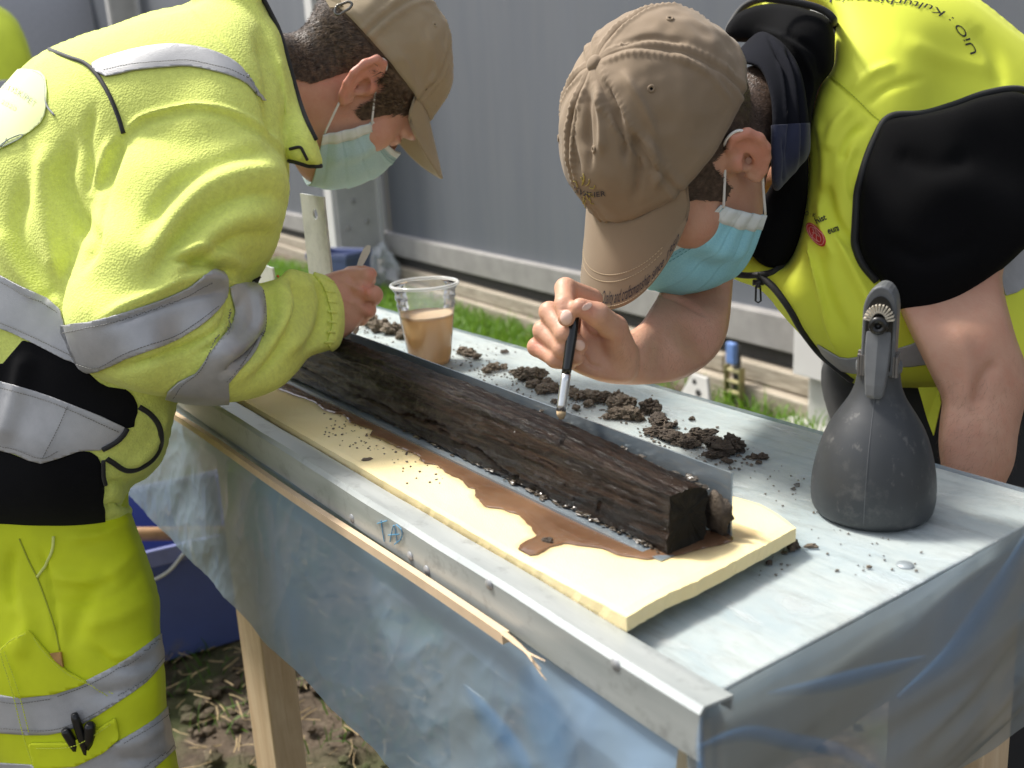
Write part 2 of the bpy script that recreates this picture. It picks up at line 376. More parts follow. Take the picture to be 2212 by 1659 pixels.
# leaning ground plate with orange strap
ap = tag(empty('anchor_plate', WP(2.86, .50, 0)), 'grey tapered steel anchor plate with holes standing at the right post foot', 'plate')
pl = [(-.13, -.02), (.13, -.02), (.115, .06), (.045, .22), (-.035, .22), (-.115, .06)]
V = [WP(2.86+a, .52-.25*b, b) for a, b in pl]+[WP(2.86+a, .535-.25*b, b) for a, b in pl]
m_ = MB().add(V, [[0, 1, 2, 3, 4, 5], [11, 10, 9, 8, 7, 6]]+[[i, (i+1) % 6, (i+1) % 6+6, i+6] for i in range(6)]); bevel(m_.build('plate', POSTM, ap), .004)
for a, h, r in ((0, .10, .020), (.02, .16, .014), (-.012, .195, .010)):
    m_ = MB(); ax = np.stack([WD, [0, 0, 1.], WN]); m_.lathe([(0, .002), (r, .0015), (r, 0)], WP(2.86+a, .537-.25*h, h), 14, ax); m_.build('hole', DARKM, ap)
ORG = simple('orange strap', (.75, .20, .03), .6)
o = MB().tube(catmull([WP(2.98, .60, .02), WP(3.03, .56, .045), WP(3.09, .53, .06), WP(3.16, .52, .03)], 12), .011, 6).build('orange_strap', ORG, smooth=True); tag(o, 'short length of orange strap on the ground by the anchor plate', 'strap')
V, F = clod(77, 3, .45, .6); o = mesh('rusty_block', V*np.array([.055, .04, .075]) @ WAX+WP(2.66, .42, .03), F, simple('rusty iron', (.22, .12, .07), .9, .3, 30, .4, 60, .006)); tag(o, 'rust brown lump on the soil left of the anchor plate', 'rusty lump')

# ------------------------------------------------------------------ blue crates
CRB = N('blue crate plastic'); f = CRB.noise(7, 6, .6); CRB.col(CRB.ramp(f, [(.35, (.07, .095, .28)), (.55, (.075, .105, .32)), (.72, (.16, .14, .14))])).set(Roughness=.5); CRB = CRB.m
CRL = simple('blue grey crate plastic', (.12, .15, .30), .5, .12, 8)
def crate(c, ang, wx, wy, h, mat, label, rim_mat=None, rope=False):
    t = tag(empty('plastic_crate', c), label, 'crate'); ca, sa = math.cos(ang), math.sin(ang); ax = np.array([[ca, sa, 0], [-sa, ca, 0], [0, 0, 1]])
    def quad(z, k): return [np.array([sx*wx*k, sy*wy*k, z]) @ ax+c for sx, sy in ((-.5, -.5), (.5, -.5), (.5, .5), (-.5, .5))]
    V = quad(.01, .86)+quad(h, 1.)+quad(h, .955)+quad(.03, .82)
    F = [[3, 2, 1, 0]]+[[i, (i+1) % 4, 4+(i+1) % 4, 4+i] for i in range(4)]+[[4+i, 4+(i+1) % 4, 8+(i+1) % 4, 8+i] for i in range(4)]+[[8+i, 8+(i+1) % 4, 12+(i+1) % 4, 12+i] for i in range(4)]+[[12, 13, 14, 15]]
    bevel(fix(mesh('tub', V, F, mat, t)), .006)
    V = quad(h-.035, 1.0)+quad(h-.035, 1.05)+quad(h+.006, 1.05)+quad(h+.006, .985)
    F = []
    for a in range(4):
        for i in range(4): F.append([a*4+i, a*4+(i+1) % 4, ((a+1) % 4)*4+(i+1) % 4, ((a+1) % 4)*4+i])
    bevel(fix(mesh('rim', V, F, rim_mat or mat, t)), .004)
    if rope:
        p = [np.array([wx*.535, y, z]) @ ax+c for y, z in ((-.09, h-.02), (-.05, h-.055), (.0, h-.062), (.05, h-.05), (.09, h-.015))]
        MB().tube(catmull(p, 20), .004, 6).build('rope_handle', simple('pale rope', (.55, .55, .53), .8), t, True)
    return t
cc = G(400, 1400); crate(np.array([-2.30, .46, .0]), math.radians(-8), .42, .52, .30, CRB, 'dark blue storage crate with rope handle standing under the table', simple('lighter blue rim', (.15, .17, .36), .45), True)
m_ = MB().tube([(-2.28, .12, .30), (-2.16, .40, .335), (-2.07, .62, .30)], .017, 8); o = m_.build('tool_handle', simple('worn wooden handle', (.36, .20, .09), .6, .25, 25), smooth=True); tag(o, 'brown wooden tool handle lying across the dark blue crate', 'tool handle')
c2 = G(742, 648); crate(c2, math.radians(24), .33, .26, .325, CRL, 'small open blue grey crate on the grass behind the upright metal strip')
# ------------------------------------------------------------------ the work table
x = N('planed pine'); f = x.noise(3.2, 7, .6, (16, 16, 1.3), 1.2); f2 = x.noise(30, 3); x.col(x.mix(x.ramp(f2, [(.45, 0.), (.8, .25)]), x.ramp(f, [(.3, (.56, .40, .235)), (.5, (.66, .50, .32)), (.7, (.74, .59, .40))]), (.45, .30, .16))).set(Roughness=.6).bump(f, .15, .003); PINE = x.m
x = N('pale board'); f = x.noise(4, 8, .65, (2.2, 26, 1)); f2 = x.noise(7, 6, .7); f4 = x.noise(16, 8, .75, (1, 3.5, 1)); x.col(x.mix(x.ramp(f4, [(.51, 0.), (.67, .6)]), x.mix(x.ramp(f2, [(.45, 0.), (.72, .75)]), x.ramp(f, [(.3, (.43, .45, .435)), (.55, (.54, .545, .515)), (.8, (.45, .47, .465))]), (.31, .39, .43)), (.24, .235, .21))).set(Roughness=.55); BOARD = x.m
TX0, TX1, TY0, TY1 = -1.88, -.368, .372, .835
tb = tag(empty('work_table', (-1.1, .6, 0)), 'long narrow work table on pine legs, wrapped in plastic sheet', 'table')
bevel(MB().box((TX0, TY0, TABLE-.018), (TX1, TY1, TABLE-.0005)).build('table_top', BOARD, tb), .002)
def leg(x0, y0, dx=.0): 
    V = [(x0+a*.049+k*dx, y0+b*.024, z) for k, z in ((1, -.01), (0, TABLE-.02)) for a, b in ((-1, -1), (1, -1), (1, 1), (-1, 1))]
    bevel(MB().add(V, [[0, 1, 2, 3], [7, 6, 5, 4]]+[[i, (i+1) % 4, (i+1) % 4+4, i+4] for i in range(4)]).build('leg', PINE, tb), .003)
leg(-1.29, .425, -.03); leg(-.47, .425, .02); leg(-1.29, .785, -.03); leg(-.435, .785, .02)
for y in (.398, .80):
    bevel(MB().box((TX0+.02, y-.011, TABLE-.092), (TX1-.012, y+.011, TABLE-.0185)).build('side_rail', PINE, tb), .002)
for x_ in (-1.23, -.385):
    bevel(MB().box((x_-.011, .412, TABLE-.098), (x_+.011, .787, TABLE-.0185)).build('end_rail', PINE, tb), .002)
SCREW = simple('dull screw head', (.38, .39, .40), .5, .1, 60, metal=.4)
p = T(1955, 1221); MB().lathe([(0, .0012), (.0062, .001), (.0066, 0)], p, 18).build('screw_head', SCREW, tb, True)

# plastic sheet: lies on the top, hangs at front, right and back
def film(name, top, lo=.74, hi=.93, tint=(.34, .48, .63)):
    x = N(name); x.set(Roughness=.20, Specular_IOR_Level=.75); t = np.array(tint)
    f = x.noise(2.4, 4, .5, (1, 1, .35), .8)
    rn = x.n('ShaderNodeTexNoise', noise_type='RIDGED_MULTIFRACTAL'); rn.inputs['Scale'].default_value = 9.; rn.inputs['Detail'].default_value = 5.; rn.inputs['Roughness'].default_value = .5; rn.inputs['Distortion'].default_value = .6
    x.l(x.coord((1.5, 1.0, .42)), rn.inputs['Vector']); rf = rn.outputs['Fac']
    tr = x.n('ShaderNodeBsdfTransparent'); tr.inputs[0].default_value = (.90, .94, .95, 1)
    if top:
        f5 = x.noise(11, 6, .65, (1., 2.4, 1), 1.); a = x.ramp(f5, [(.35, .06), (.55, .20), (.72, .55)]); x.col(x.ramp(f, [(.35, (.60, .65, .66)), (.6, (.68, .70, .69)), (.8, (.46, .60, .70))])); x.bump(rf, .10, .003)
    else:
        a = x.ramp(f, [(.3, lo), (.7, hi)]); x.col(x.mix(x.ramp(rf, [(.35, 0.), (.75, .55)]), x.ramp(f, [(.3, t*.8), (.55, t), (.75, t*np.array([1.05, 1.15, 1.3]))]), (.68, .78, .84))); x.bump(rf, .16, .004)
    tl = x.n('ShaderNodeBsdfTranslucent'); tl.inputs[0].default_value = (.60, .70, .74, 1)
    m1 = x.n('ShaderNodeMixShader'); m1.inputs[0].default_value = .35 if not top else 0.; x.l(x.b.outputs[0], m1.inputs[1]); x.l(tl.outputs[0], m1.inputs[2])
    ms = x.n('ShaderNodeMixShader'); x.l(a, ms.inputs[0]); x.l(tr.outputs[0], ms.inputs[1]); x.l(m1.outputs[0], ms.inputs[2]); x.l(ms.outputs[0], x.out.inputs[0]); return x.m
FILM = film('milky film', False); FILME = film('thin end film', False, .55, .80, (.27, .32, .36)); FILMT = film('film on board', True)
FB = N('folded blue film'); FB.col((.06, .20, .42)).set(Roughness=.3, Alpha=.32); FBM = FB.m
sh = tag(empty('plastic_sheet', (-1.1, .6, TABLE)), 'milky blue plastic sheet draped over the table and hanging down its sides', 'plastic sheet')
def sheet(name, fn, nu, nv, mat):
    V = [fn(u, v) for u in np.linspace(0, 1, nu) for v in np.linspace(0, 1, nv)]
    return mesh(name, V, grid_faces(nu, nv), mat, sh, True)
def f_top(u, v):
    X = TX0+(TX1-TX0+.003)*u; Y = TY0+.028+(TY1-TY0-.024)*v
    w_ = abs(fbm((X*1.4, Y*4, 0), 3.0, 3, 4.))
    return (X, Y, TABLE+.0012+.0035*max(0, w_-.22)*(1 if Y > .6 or X > -.45 else .3))
sheet('top_sheet', f_top, 200, 70, FILMT)
def f_front(u, v):
    X = TX0+(TX1-TX0)*u
    k = fbm((X*1.0+v*.35, v*.25, 0), 3.2, 3, 1.)
    cr = mnoise.ridged_multi_fractal(Vector((X*5.5+v*.9, v*1.1, 2.)), .9, 2.1, 4, 1., 2.)
    return (X, .3655-.006*v-(.001+.005*v)*k-.0042*min(1, v*6)*cr, TABLE-.022-.251*v-.003*fbm((X*3, 0, 0), 1.5, 2)*v)
sheet('front_drape', f_front, 640, 120, FILM)
hemR = XP(2143, 1585, -.35)[2]-TABLE
def f_right(u, v):
    Y = TY0-.01+(TY1-TY0+.02)*u
    k = fbm((Y*1.0+v*.5, v*.6, 3.), 3.6, 3, 2.)
    sag = .035*math.sin(math.pi*min(1, v*1.1))*math.sin(math.pi*u)
    return (TX1+.004+.02*v+(.004+.016*v)*k+sag*.35, Y, TABLE+.0015-(abs(hemR)+.02)*v*(1-.28*(1-u)**2*0)-.0)
sheet('end_drape', f_right, 150, 70, FILME)
def f_back(u, v):
    X = TX0+(TX1-TX0)*u; k = fbm((X*1.2, v*.4, 8.), 5., 3, 1.)
    return (X, TY1+.004+.012*math.sin(v*1.5)+(.003+.012*v)*k, TABLE+.0012-.20*v-(.004 if v == 0 else 0)*0)
sheet('back_drape', f_back, 240, 24, FILM)
# gathered blue folds near the front right corner
def ribbon(px, wpx, plane, val, name='fold', off=.004):
    c = catmull(px, 26); V = []; al = []
    for i, (a, b) in enumerate(c):
        t = c[min(i+1, 25)]-c[max(i-1, 0)]; nrm = np.array([-t[1], t[0]])/np.linalg.norm(t); wv = wpx*(.35+.65*math.sin(math.pi*i/25))
        for s in (-1, -.6, -.2, .2, .6, 1):
            V.append(onaxis(np.array(a+nrm[0]*wv*s), np.array(b+nrm[1]*wv*s), plane, val+off*(1-s*s)*(1 if plane == 0 else -1))); al.append((1-s*s)*math.sin(math.pi*(i+.5)/26)**.6)
    o = mesh(name, V, grid_faces(26, 6), FBM, sh, True); at = o.data.attributes.new('thick', 'FLOAT', 'POINT'); at.data.foreach_set('value', np.array(al, np.float32)); return o
at_ = FB.n('ShaderNodeAttribute'); at_.attribute_name = 'thick'; FB.l(FB.math('MULTIPLY', at_.outputs['Fac'], .40), FB.b.inputs['Alpha'])
ribbon([(1500, 1620), (1610, 1585), (1720, 1605), (1830, 1630), (1960, 1710)], 24, 0, TX1+.042)
ribbon([(2225, 1150), (2180, 1240), (2120, 1330), (2050, 1420), (1940, 1510)], 30, 0, TX1+.035)
ribbon([(2000, 1420), (1900, 1450), (1780, 1480), (1660, 1500)], 22, 0, TX1+.035)
ribbon([(1130, 1440), (1170, 1530), (1200, 1620), (1215, 1720)], 55, 1, .343)
ribbon([(1000, 1480), (1060, 1560), (1120, 1640), (1160, 1720)], 30, 1, .341)
ribbon([(1516, 1545), (1512, 1600), (1516, 1680), (1520, 1740)], 12, 1, .346)

# galvanised edge profile along the front
x = N('galvanised profile'); f = x.noise(6, 6, .6, (1.2, 9, 9)); f2 = x.noise(45, 6, .7)
x.col(x.mix(x.ramp(f2, [(.55, 0.), (.72, .7)]), x.ramp(f, [(.3, (.36, .39, .385)), (.7, (.48, .505, .49))]), (.25, .26, .255))).set(Roughness=x.ramp(f, [(.3, .30), (.7, .46)]), Metallic=.25).bump(f2, .08, .002); GALV = x.m
pr = tag(empty('edge_profile', (-1.1, .37, TABLE)), 'dull galvanised metal profile along the front edge of the table', 'metal profile')
ys0, ys1, hb, ht = .3605, .3895, -.021, .0155
sec = [(ys0, hb), (ys0, ht-.004), (ys0+.004, ht), (ys1, ht-.003), (ys1, .0025), (ys1-.0018, .0025), (ys1-.0018, ht-.005), (ys0+.005, ht-.002), (ys0+.002, ht-.006), (ys0+.002, hb)]
xs = np.linspace(-1.40, -.3465, 40); V = []
for X in xs:
    wv = .0010*fbm((X*3, 0, 0), 2, 2)
    V += [(X, a+wv, TABLE+b+wv) for a, b in sec]
ns = len(sec); F = grid_faces(len(xs), ns, True)+[list(range(ns)), [(len(xs)-1)*ns+j for j in range(ns)][::-1]]
fix(mesh('angle', V, F, GALV, pr))
ax = np.stack([[1., 0, 0], [0, 0, 1.], [0, -1., 0]])
for px_, py_ in ((886, 1202), (922, 1232), (1056, 1262), (1330, 1436), (760, 1120)):
    MB().lathe([(0, .0009), (.0042, .0007), (.0046, 0)], YP(px_, py_, ys0-.0002), 14, ax).build('screw_head', SCREW, pr, True)
MARK = simple('blue marker', (.10, .30, .48), .7)
for nm, segs in (('marker_writing', [[(815, 1137), (836, 1131)], [(823, 1130), (826, 1152), (830, 1176)], [(842, 1177), (851, 1140), (858, 1180)], [(838, 1162), (862, 1160)], [(856, 1139), (868, 1152), (866, 1170), (852, 1182)]]),):
    m_ = MB()
    for s_ in segs:
        c = catmull(s_, 8) if len(s_) > 2 else np.linspace(s_[0], s_[1], 6); m_.tube([YP(a, b-6, ys0-.0008) for a, b in c], .0005, 5)
    m_.build(nm, MARK, pr)

# splintered lath stapled below the profile
LATH = simple('lath wood', (.70, .52, .34), .65, .12, 18, .2, 90)
la = tag(empty('wooden_lath', (-.95, .355, TABLE-.03)), 'thin pine lath along the front film with a splintered right end', 'lath')
a = YP(375, 893, .355); b = YP(1098, 1377, .355); xs = np.linspace(0, 1, 30); V = []
for t in xs:
    p = a+(b-a)*t; p[1] = .3552; p[2] += .0012*math.sin(t*9)
    for q_ in ((-.0055, -.0045), (-.0055, .0045), (.001, .0045), (.001, -.0045)): V.append((p[0], p[1]+q_[0], p[2]+q_[1]))
fix(mesh('strip', V, grid_faces(30, 4, True)+[[0, 1, 2, 3], [116, 117, 118, 119]], LATH, la))
for i, (e, wd) in enumerate((((1180, 1470), .0022), ((1168, 1446), .0024), ((1172, 1462), .0016), ((1178, 1428), .0016), ((1150, 1430), .002))):
    s0 = YP(1086+3*i, 1366+3*i, .351); mid = YP(1128+i*2, 1400+2*i, .349-.001*i); e_ = YP(e[0], e[1], .346-.0015*i)
    MB().tube(catmull([s0, mid, e_], 8), np.linspace(wd, .0003, 8), 5).build('splinter', LATH, la)

# ------------------------------------------------------------------ yellow foam sheet, muddy water
x = N('yellow foam'); f = x.noise(9, 5); f2 = x.voro(900); x.col(x.ramp(f, [(.3, (.82, .655, .33)), (.7, (.88, .74, .42))])).set(Roughness=.75, Subsurface_Weight=.15, Subsurface_Radius=(.01, .007, .003)).bump(f2, .25, .0012); FOAM = x.m
FH = .019
end = [T(a, b, FH) for a, b in ((1355, 1345), (1400, 1317), (1450, 1290), (1500, 1268), (1560, 1237), (1600, 1215), (1650, 1188), (1690, 1165), (1718, 1150))]
ey = np.array([p[1] for p in end]); ex = np.array([p[0] for p in end])
back = [T(a, b, FH) for a, b in ((1718, 1150), (1700, 1133), (1660, 1101), (1640, 1090), (1605, 1078), (1577, 1070))]
y0, y1 = .393, float(ey.max())
def foam_x(Y): return float(np.interp(Y, ey, ex))
nu, nv = 130, 44; V = []; yb = lambda X: float(np.interp(X, [p[0] for p in back[::-1]], [p[1] for p in back[::-1]])) if X > back[-1][0] else back[-1][1]
for lay in (0, 1):
    for i in range(nu):
        t = 1-(1-i/(nu-1))**1.0
        for j in range(nv):
            s = j/(nv-1); X = -1.46+(1.46-.46)*t
            ymax = yb(X) if X > -.62 else back[-1][1]
            Y = y0-.003*(t**8)+s*(ymax-y0+.003*(t**8)); xe = foam_x(Y)+.0012*fbm((Y*150, lay*3., 1), 1., 3); X = -1.46+(xe+1.46)*t
            edge = min(i, nu-1-i, j, nv-1-j); lift = .005*max(0, (X+.62)/.17)**2
            Z = FH+lift-(.0 if lay else .0125)+.0003*fbm((X*40, Y*40, 0), 1., 3)-(.0012 if (lay and edge == 0) else 0)
            V.append((X, Y+.0008*fbm((X*80, Y*80, lay*5.), 1, 2)*(j in (0, nv-1)), TABLE+Z))
F = [f_ for f_ in grid_faces(nu, nv)]; n1 = nu*nv; F = [f_[::-1] for f_ in F]+[[a+n1 for a in f_] for f_ in F]
rim = [i*nv for i in range(nu)]+[(nu-1)*nv+j for j in range(1, nv)]+[i*nv+nv-1 for i in range(nu-2, -1, -1)]+[j for j in range(nv-2, 0, -1)]
F += [[rim[k], rim[(k+1) % len(rim)], rim[(k+1) % len(rim)]+n1, rim[k]+n1] for k in range(len(rim))]
o = fix(mesh('foam_sheet', V, F, FOAM, smooth=False)); tag(o, 'pale yellow foam sheet with torn right edge lying under the log', 'foam sheet')
POND = [(600, 842), (634, 854), (676, 869), (704, 889), (742, 899), (758, 913), (804, 931), (798, 942), (825, 952), (849, 963), (859, 969), (880, 975), (907, 989), (916, 1004), (944, 1006), (962, 1021), (998, 1039), (1013, 1054), (1029, 1057), (1029, 1075), (1050, 1097), (1086, 1101), (1123, 1115), (1141, 1136), (1159, 1160), (1123, 1179), (1118, 1190), (1124, 1200), (1141, 1204), (1161, 1201), (1187, 1186), (1220, 1176), (1272, 1185), (1314, 1196), (1357, 1209), (1399, 1219), (1425, 1213), (1470, 1208), (1520, 1196), (1562, 1186), (1584, 1179), (1583, 1168), (1560, 1150), (1480, 1150), (1200, 1040), (800, 860), (640, 800)]
pw = T(np.array([p[0] for p in POND]), np.array([p[1] for p in POND]), FH)
ux = np.arange(-1.42, -.46, .003); uy = np.arange(.40, .56, .003); UX, UY = np.meshgrid(ux, uy, indexing='ij')
jit = np.array([fbm((a*55, b*55, 0), 1., 3) for a, b in zip(UX.ravel(), UY.ravel())])*.0022
s_ = poly_sd(UX, UY, pw[:, :2])+jit
PV, PF = isocut(np.stack([UX.ravel(), UY.ravel(), s_], 1), grid_faces(len(ux), len(uy)), s_)
PV[:, 2] = TABLE+FH+.0009+.005*np.clip((PV[:, 0]+.62)/.17, 0, None)**2+.0011*np.sqrt(np.clip(PV[:, 2]/.006, 0, 1))
x = N('muddy water'); f = x.noise(16, 5); x.col(x.ramp(f, [(.3, (.105, .054, .029)), (.7, (.20, .112, .062))])).set(Roughness=.06, Specular_IOR_Level=.55, Subsurface_Weight=.1); MUD = x.m
o = mesh('muddy_water', PV, PF, MUD, smooth=True); tag(o, 'brown muddy water pooled along the log on the yellow foam', 'water puddle')

pst = T(np.array([1400, 1470, 1540, 1600, 1650, 1668, 1640, 1590, 1560, 1480.]), np.array([1225, 1222, 1212, 1196, 1172, 1140, 1118, 1120, 1150, 1190.]), FH)
s2 = np.maximum(poly_sd(UX, UY, pw[:, :2])+.0075, poly_sd(UX, UY, pst[:, :2]))+jit*1.6
SV, SF = isocut(np.stack([UX.ravel(), UY.ravel(), s2], 1), grid_faces(len(ux), len(uy)), s2); al = np.clip(SV[:, 2]/.010, 0, 1).astype(np.float32); lf = .005*np.clip((SV[:, 0]+.62)/.17, 0, None)**2; SV[:, 2] = TABLE+FH+.0007+lf
ok_ = np.array([p[0] < foam_x(min(max(p[1], ey.min()), ey.max()))-.006 for p in SV]); SF = [f_ for f_ in SF if all(ok_[i] for i in f_)]
x = N('soaked stain'); x.col((.30, .17, .08)).set(Roughness=.35); at2 = x.n('ShaderNodeAttribute'); at2.attribute_name = 'soak'; x.l(x.math('MULTIPLY', x.math('MULTIPLY', at2.outputs['Fac'], .42), x.ramp(x.noise(30, 5), [(.3, .5), (.7, 1.)])), x.b.inputs['Alpha'])
o = mesh('soaked_stain', SV, SF, x.m, smooth=True); at3 = o.data.attributes.new('soak', 'FLOAT', 'POINT'); at3.data.foreach_set('value', al); tag(o, 'pale brown damp stain soaked into the foam around the muddy water', 'stain')
# ------------------------------------------------------------------ metal tray under and behind the log
x = N('scuffed sheet metal'); f = x.noise(9, 7, .65, (1.5, 6, 6)); f2 = x.noise(70, 6, .75, (.5, 1, 3)); x.col(x.mix(x.ramp(f2, [(.52, 0.), (.70, .5)]), x.ramp(f, [(.3, (.25, .31, .36)), (.7, (.40, .45, .48))]), (.50, .46, .38))).set(Metallic=.65, Roughness=.34).bump(f2, .1, .002); TRAYM = x.m
ty = tag(empty('metal_tray', (-.95, .5, TABLE+FH)), 'scuffed angle of sheet metal that cradles the dark log', 'metal tray')
MB().box((-1.42, .4655, TABLE+FH+.0018), (-.487, .5365, TABLE+FH+.0042)).build('base_flange', TRAYM, ty)
V = []
for X in np.linspace(-1.42, -.483, 30):
    top = float(np.interp(X, [-1.42, -1.063, -.483], [.084, .083, .0755])); V += [(X, .5375, TABLE+FH+.001), (X, .5375, TABLE+top), (X, .5392, TABLE+top), (X, .5392, TABLE+FH+.001)]
fix(mesh('back_flange', V, grid_faces(30, 4, True)+[[0, 1, 2, 3], [116, 117, 118, 119]], TRAYM, ty))

# ------------------------------------------------------------------ the log
NS, NR = 620, 150; LX0, LX1 = -1.395, -.4905
stx = np.array([-1.40, -1.25, -1.125, -.968, -.80, -.666, -.56, -.49])
p_bf = np.interp; yfb = [.474, .474, .475, .476, .477, .477, .478, .4785]; yft = [.482, .482, .483, .484, .484, .483, .482, .4815]; ht_ = [.080, .083, .084, .084, .080, .0765, .073, .0715]
ytb = [.518, .520, .521, .523, .524, .524, .522, .519]; hb_ = [.076, .080, .081, .081, .078, .075, .070, .0665]; ybb = [.528]*8
LV = np.zeros((NS, NR, 3))
tt = np.linspace(0, 1, NR, endpoint=False)
for i in range(NS):
    X = LX0+(LX1-LX0)*i/(NS-1); g = lambda a: float(np.interp(X, stx, a))
    e_ = float(np.interp(X, [-1.1, -.62], [0, 1.])); c = [(g(yfb)-.001, FH+.0040), (g(yfb)-.0035+.002*e_, FH+.026), (g(yft)-.003+.0005*e_, g(ht_)-.011+.006*e_), (g(yft)+.004-.003*e_, g(ht_)-.002+.002*e_), ((g(yft)+g(ytb))/2, g(ht_)+.0018-.001*e_), (g(ytb)-.003, g(hb_)+.0005), (g(ytb)+.003-.003*e_, g(hb_)-.012+.008*e_), (g(ybb)-.010*e_, FH+.03), (g(ybb)-.002-.012*e_, FH+.0040), ((g(yfb)+g(ybb))/2, FH+.0042)]
    cc_ = catmull(c, NR, True); LV[i, :, 0] = X; LV[i, :, 1:] = cc_
cen = LV.mean(1, keepdims=True); nr = LV-cen; nr[..., 0] = 0; nr /= np.linalg.norm(nr, axis=2)[..., None]
flat = LV.reshape(-1, 3); disp = np.zeros(len(flat)); ang = np.tile(tt*9, NS)
for k in range(len(flat)):
    X, Y, Zz = flat[k]
    disp[k] = .0016*(mnoise.ridged_multi_fractal(Vector((X*9+3, Y*150, Zz*150)), .9, 2.1, 3, 1., 2.)-.9)*.6+.0017*fbm((X*5, Y*38, Zz*38), 1., 3, 2.)+.0015*fbm((X*18, Y*210, Zz*210), 1., 3, 5.)+.0012*fbm((X*85, Y*120, Zz*120), 1., 3, 8.)
flat = flat+np.array([0, 0, TABLE]); px_, py_, _ = proj(flat)
for crack, wd, dp in ((((640, 790), (658, 800), (691, 823), (728, 838), (752, 854), (789, 863), (834, 881), (858, 896), (892, 899), (910, 911), (941, 917)), 3.6, .008), (((950, 930), (980, 957), (1026, 972), (1062, 999), (1092, 1027), (1120, 1030)), 3.2, .007), (((1205, 960), (1212, 948), (1219, 941)), 3., .006), (((1290, 1130), (1288, 1112), (1296, 1085)), 2.4, .003), (((1100, 960), (1160, 990), (1200, 1012)), 2., .003), (((1180, 935), (1250, 975), (1300, 1000)), 2., .002)):
    dd, t_ = line_d(px_, py_, catmull(crack, 40)+np.stack([1.5*np.sin(np.arange(40)*1.9), 2.*np.sin(np.arange(40)*2.7)], 1)); disp -= dp*np.exp(-(dd/wd)**2)*(.35+.65*np.abs(np.sin(t_*17+1)))
disp = disp.reshape(NS, NR); wob = np.array([fbm((0, j*.11, 3), 1., 3) for j in range(NR)])
LV = flat.reshape(NS, NR, 3)+nr*disp[..., None]
LV[-14:, :, 0] += (np.linspace(0, 1, 14)[:, None])*.0018*wob[None, :]
LV[:, :, 2] = np.maximum(LV[:, :, 2], TABLE+FH+.0043)
F = grid_faces(NS, NR, True)
x = N('wet dark wood'); f = x.noise(6, 8, .65, (1.2, 22, 22), .6); f2 = x.noise(11, 8, .7, (1., 9, 9)); f3 = x.noise(3.2, 4)
c = x.ramp(f, [(.30, (.004, .0022, .0014)), (.46, (.013, .0062, .0031)), (.60, (.042, .0205, .0100)), (.78, (.100, .057, .031))])
sep = x.n('ShaderNodeSeparateXYZ'); x.coord(); x.l(x.co.outputs['Object'], sep.inputs[0])
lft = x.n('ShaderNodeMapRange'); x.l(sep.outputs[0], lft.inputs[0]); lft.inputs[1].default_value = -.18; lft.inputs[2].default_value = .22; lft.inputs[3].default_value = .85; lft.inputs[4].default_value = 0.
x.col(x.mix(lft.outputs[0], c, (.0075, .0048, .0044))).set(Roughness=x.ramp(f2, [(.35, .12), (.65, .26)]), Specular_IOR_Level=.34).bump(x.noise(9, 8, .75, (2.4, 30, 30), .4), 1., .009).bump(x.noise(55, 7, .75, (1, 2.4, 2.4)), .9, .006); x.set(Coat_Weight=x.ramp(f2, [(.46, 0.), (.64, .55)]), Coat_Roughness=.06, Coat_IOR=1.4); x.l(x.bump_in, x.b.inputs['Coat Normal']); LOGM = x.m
x = N('log end grain'); f = x.noise(60, 6); x.col(x.ramp(f, [(.3, (.006, .0055, .004)), (.7, (.018, .015, .011))])).set(Roughness=.75, Specular_IOR_Level=.2).bump(f, .3, .003); LOGE = x.m
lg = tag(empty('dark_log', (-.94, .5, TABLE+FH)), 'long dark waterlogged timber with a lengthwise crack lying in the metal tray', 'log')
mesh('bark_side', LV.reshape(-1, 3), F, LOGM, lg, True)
ringE = LV[-1]; ctr = ringE.mean(0); EV = [ctr-np.array([.002, 0, 0])]
for k in (.25, .5, .75, .96): EV += [ctr+(p-ctr)*k-np.array([.001+.0016*abs(fbm(p*k, 90, 3)), 0, 0])*(k < .9) for p in ringE]
EV += list(ringE+np.array([.0001, 0, 0])); EF = [[0, 1+j, 1+(j+1) % NR] for j in range(NR)]
for r_ in range(4): EF += [[1+r_*NR+j, 1+(r_+1)*NR+j, 1+(r_+1)*NR+(j+1) % NR, 1+r_*NR+(j+1) % NR] for j in range(NR)]
mesh('cut_end', EV, EF, LOGE, lg, False)
# loose splinter between log and back flange
V, F = clod(5, 3, .3, 1.); mesh('bark_flake', V*np.array([.016, .0045, .020])+(-.492, .5315, TABLE+FH+.022), F, CLAYD, lg, True)
# clay crumbs stuck to the log's edges
mbs = MB()
for i in range(380):
    cl = fbm((i*.05, 1, 2), 3., 2)
    if i < 190: X = -.495-.55*abs(rng.normal(0, .45)); p = (X, .4755-abs(rng.normal(0, .0022)), TABLE+FH+.0052+abs(rng.normal(0, .0016))); r = rng.uniform(.0006, .0030)*(.6+.8*abs(cl))
    elif i < 300: X = -.50-.26*rng.random()**1.4; p = (X, .5275+rng.normal(0, .0028), TABLE+float(np.interp(X, stx, hb_))-.007+rng.normal(0, .0016)); r = rng.uniform(.0008, .0034)
    else: X = rng.uniform(-1.2, -.6); p = (X, .528+rng.normal(0, .003), TABLE+.066+rng.normal(0, .003)); r = rng.uniform(.0008, .002)
    V, F = clod(i*2.3, 2 if r > .002 else 1, .6, .55); mbs.add(V*r*np.array([rng.uniform(1, 2.2), 1, .8])+p, F)
tag(mbs.build('clay_crumbs', simple('wet clay', (.060, .047, .033), .3, .5, 300)), 'grey clay crumbs sticking along the edges of the log', 'clay', kind='stuff')

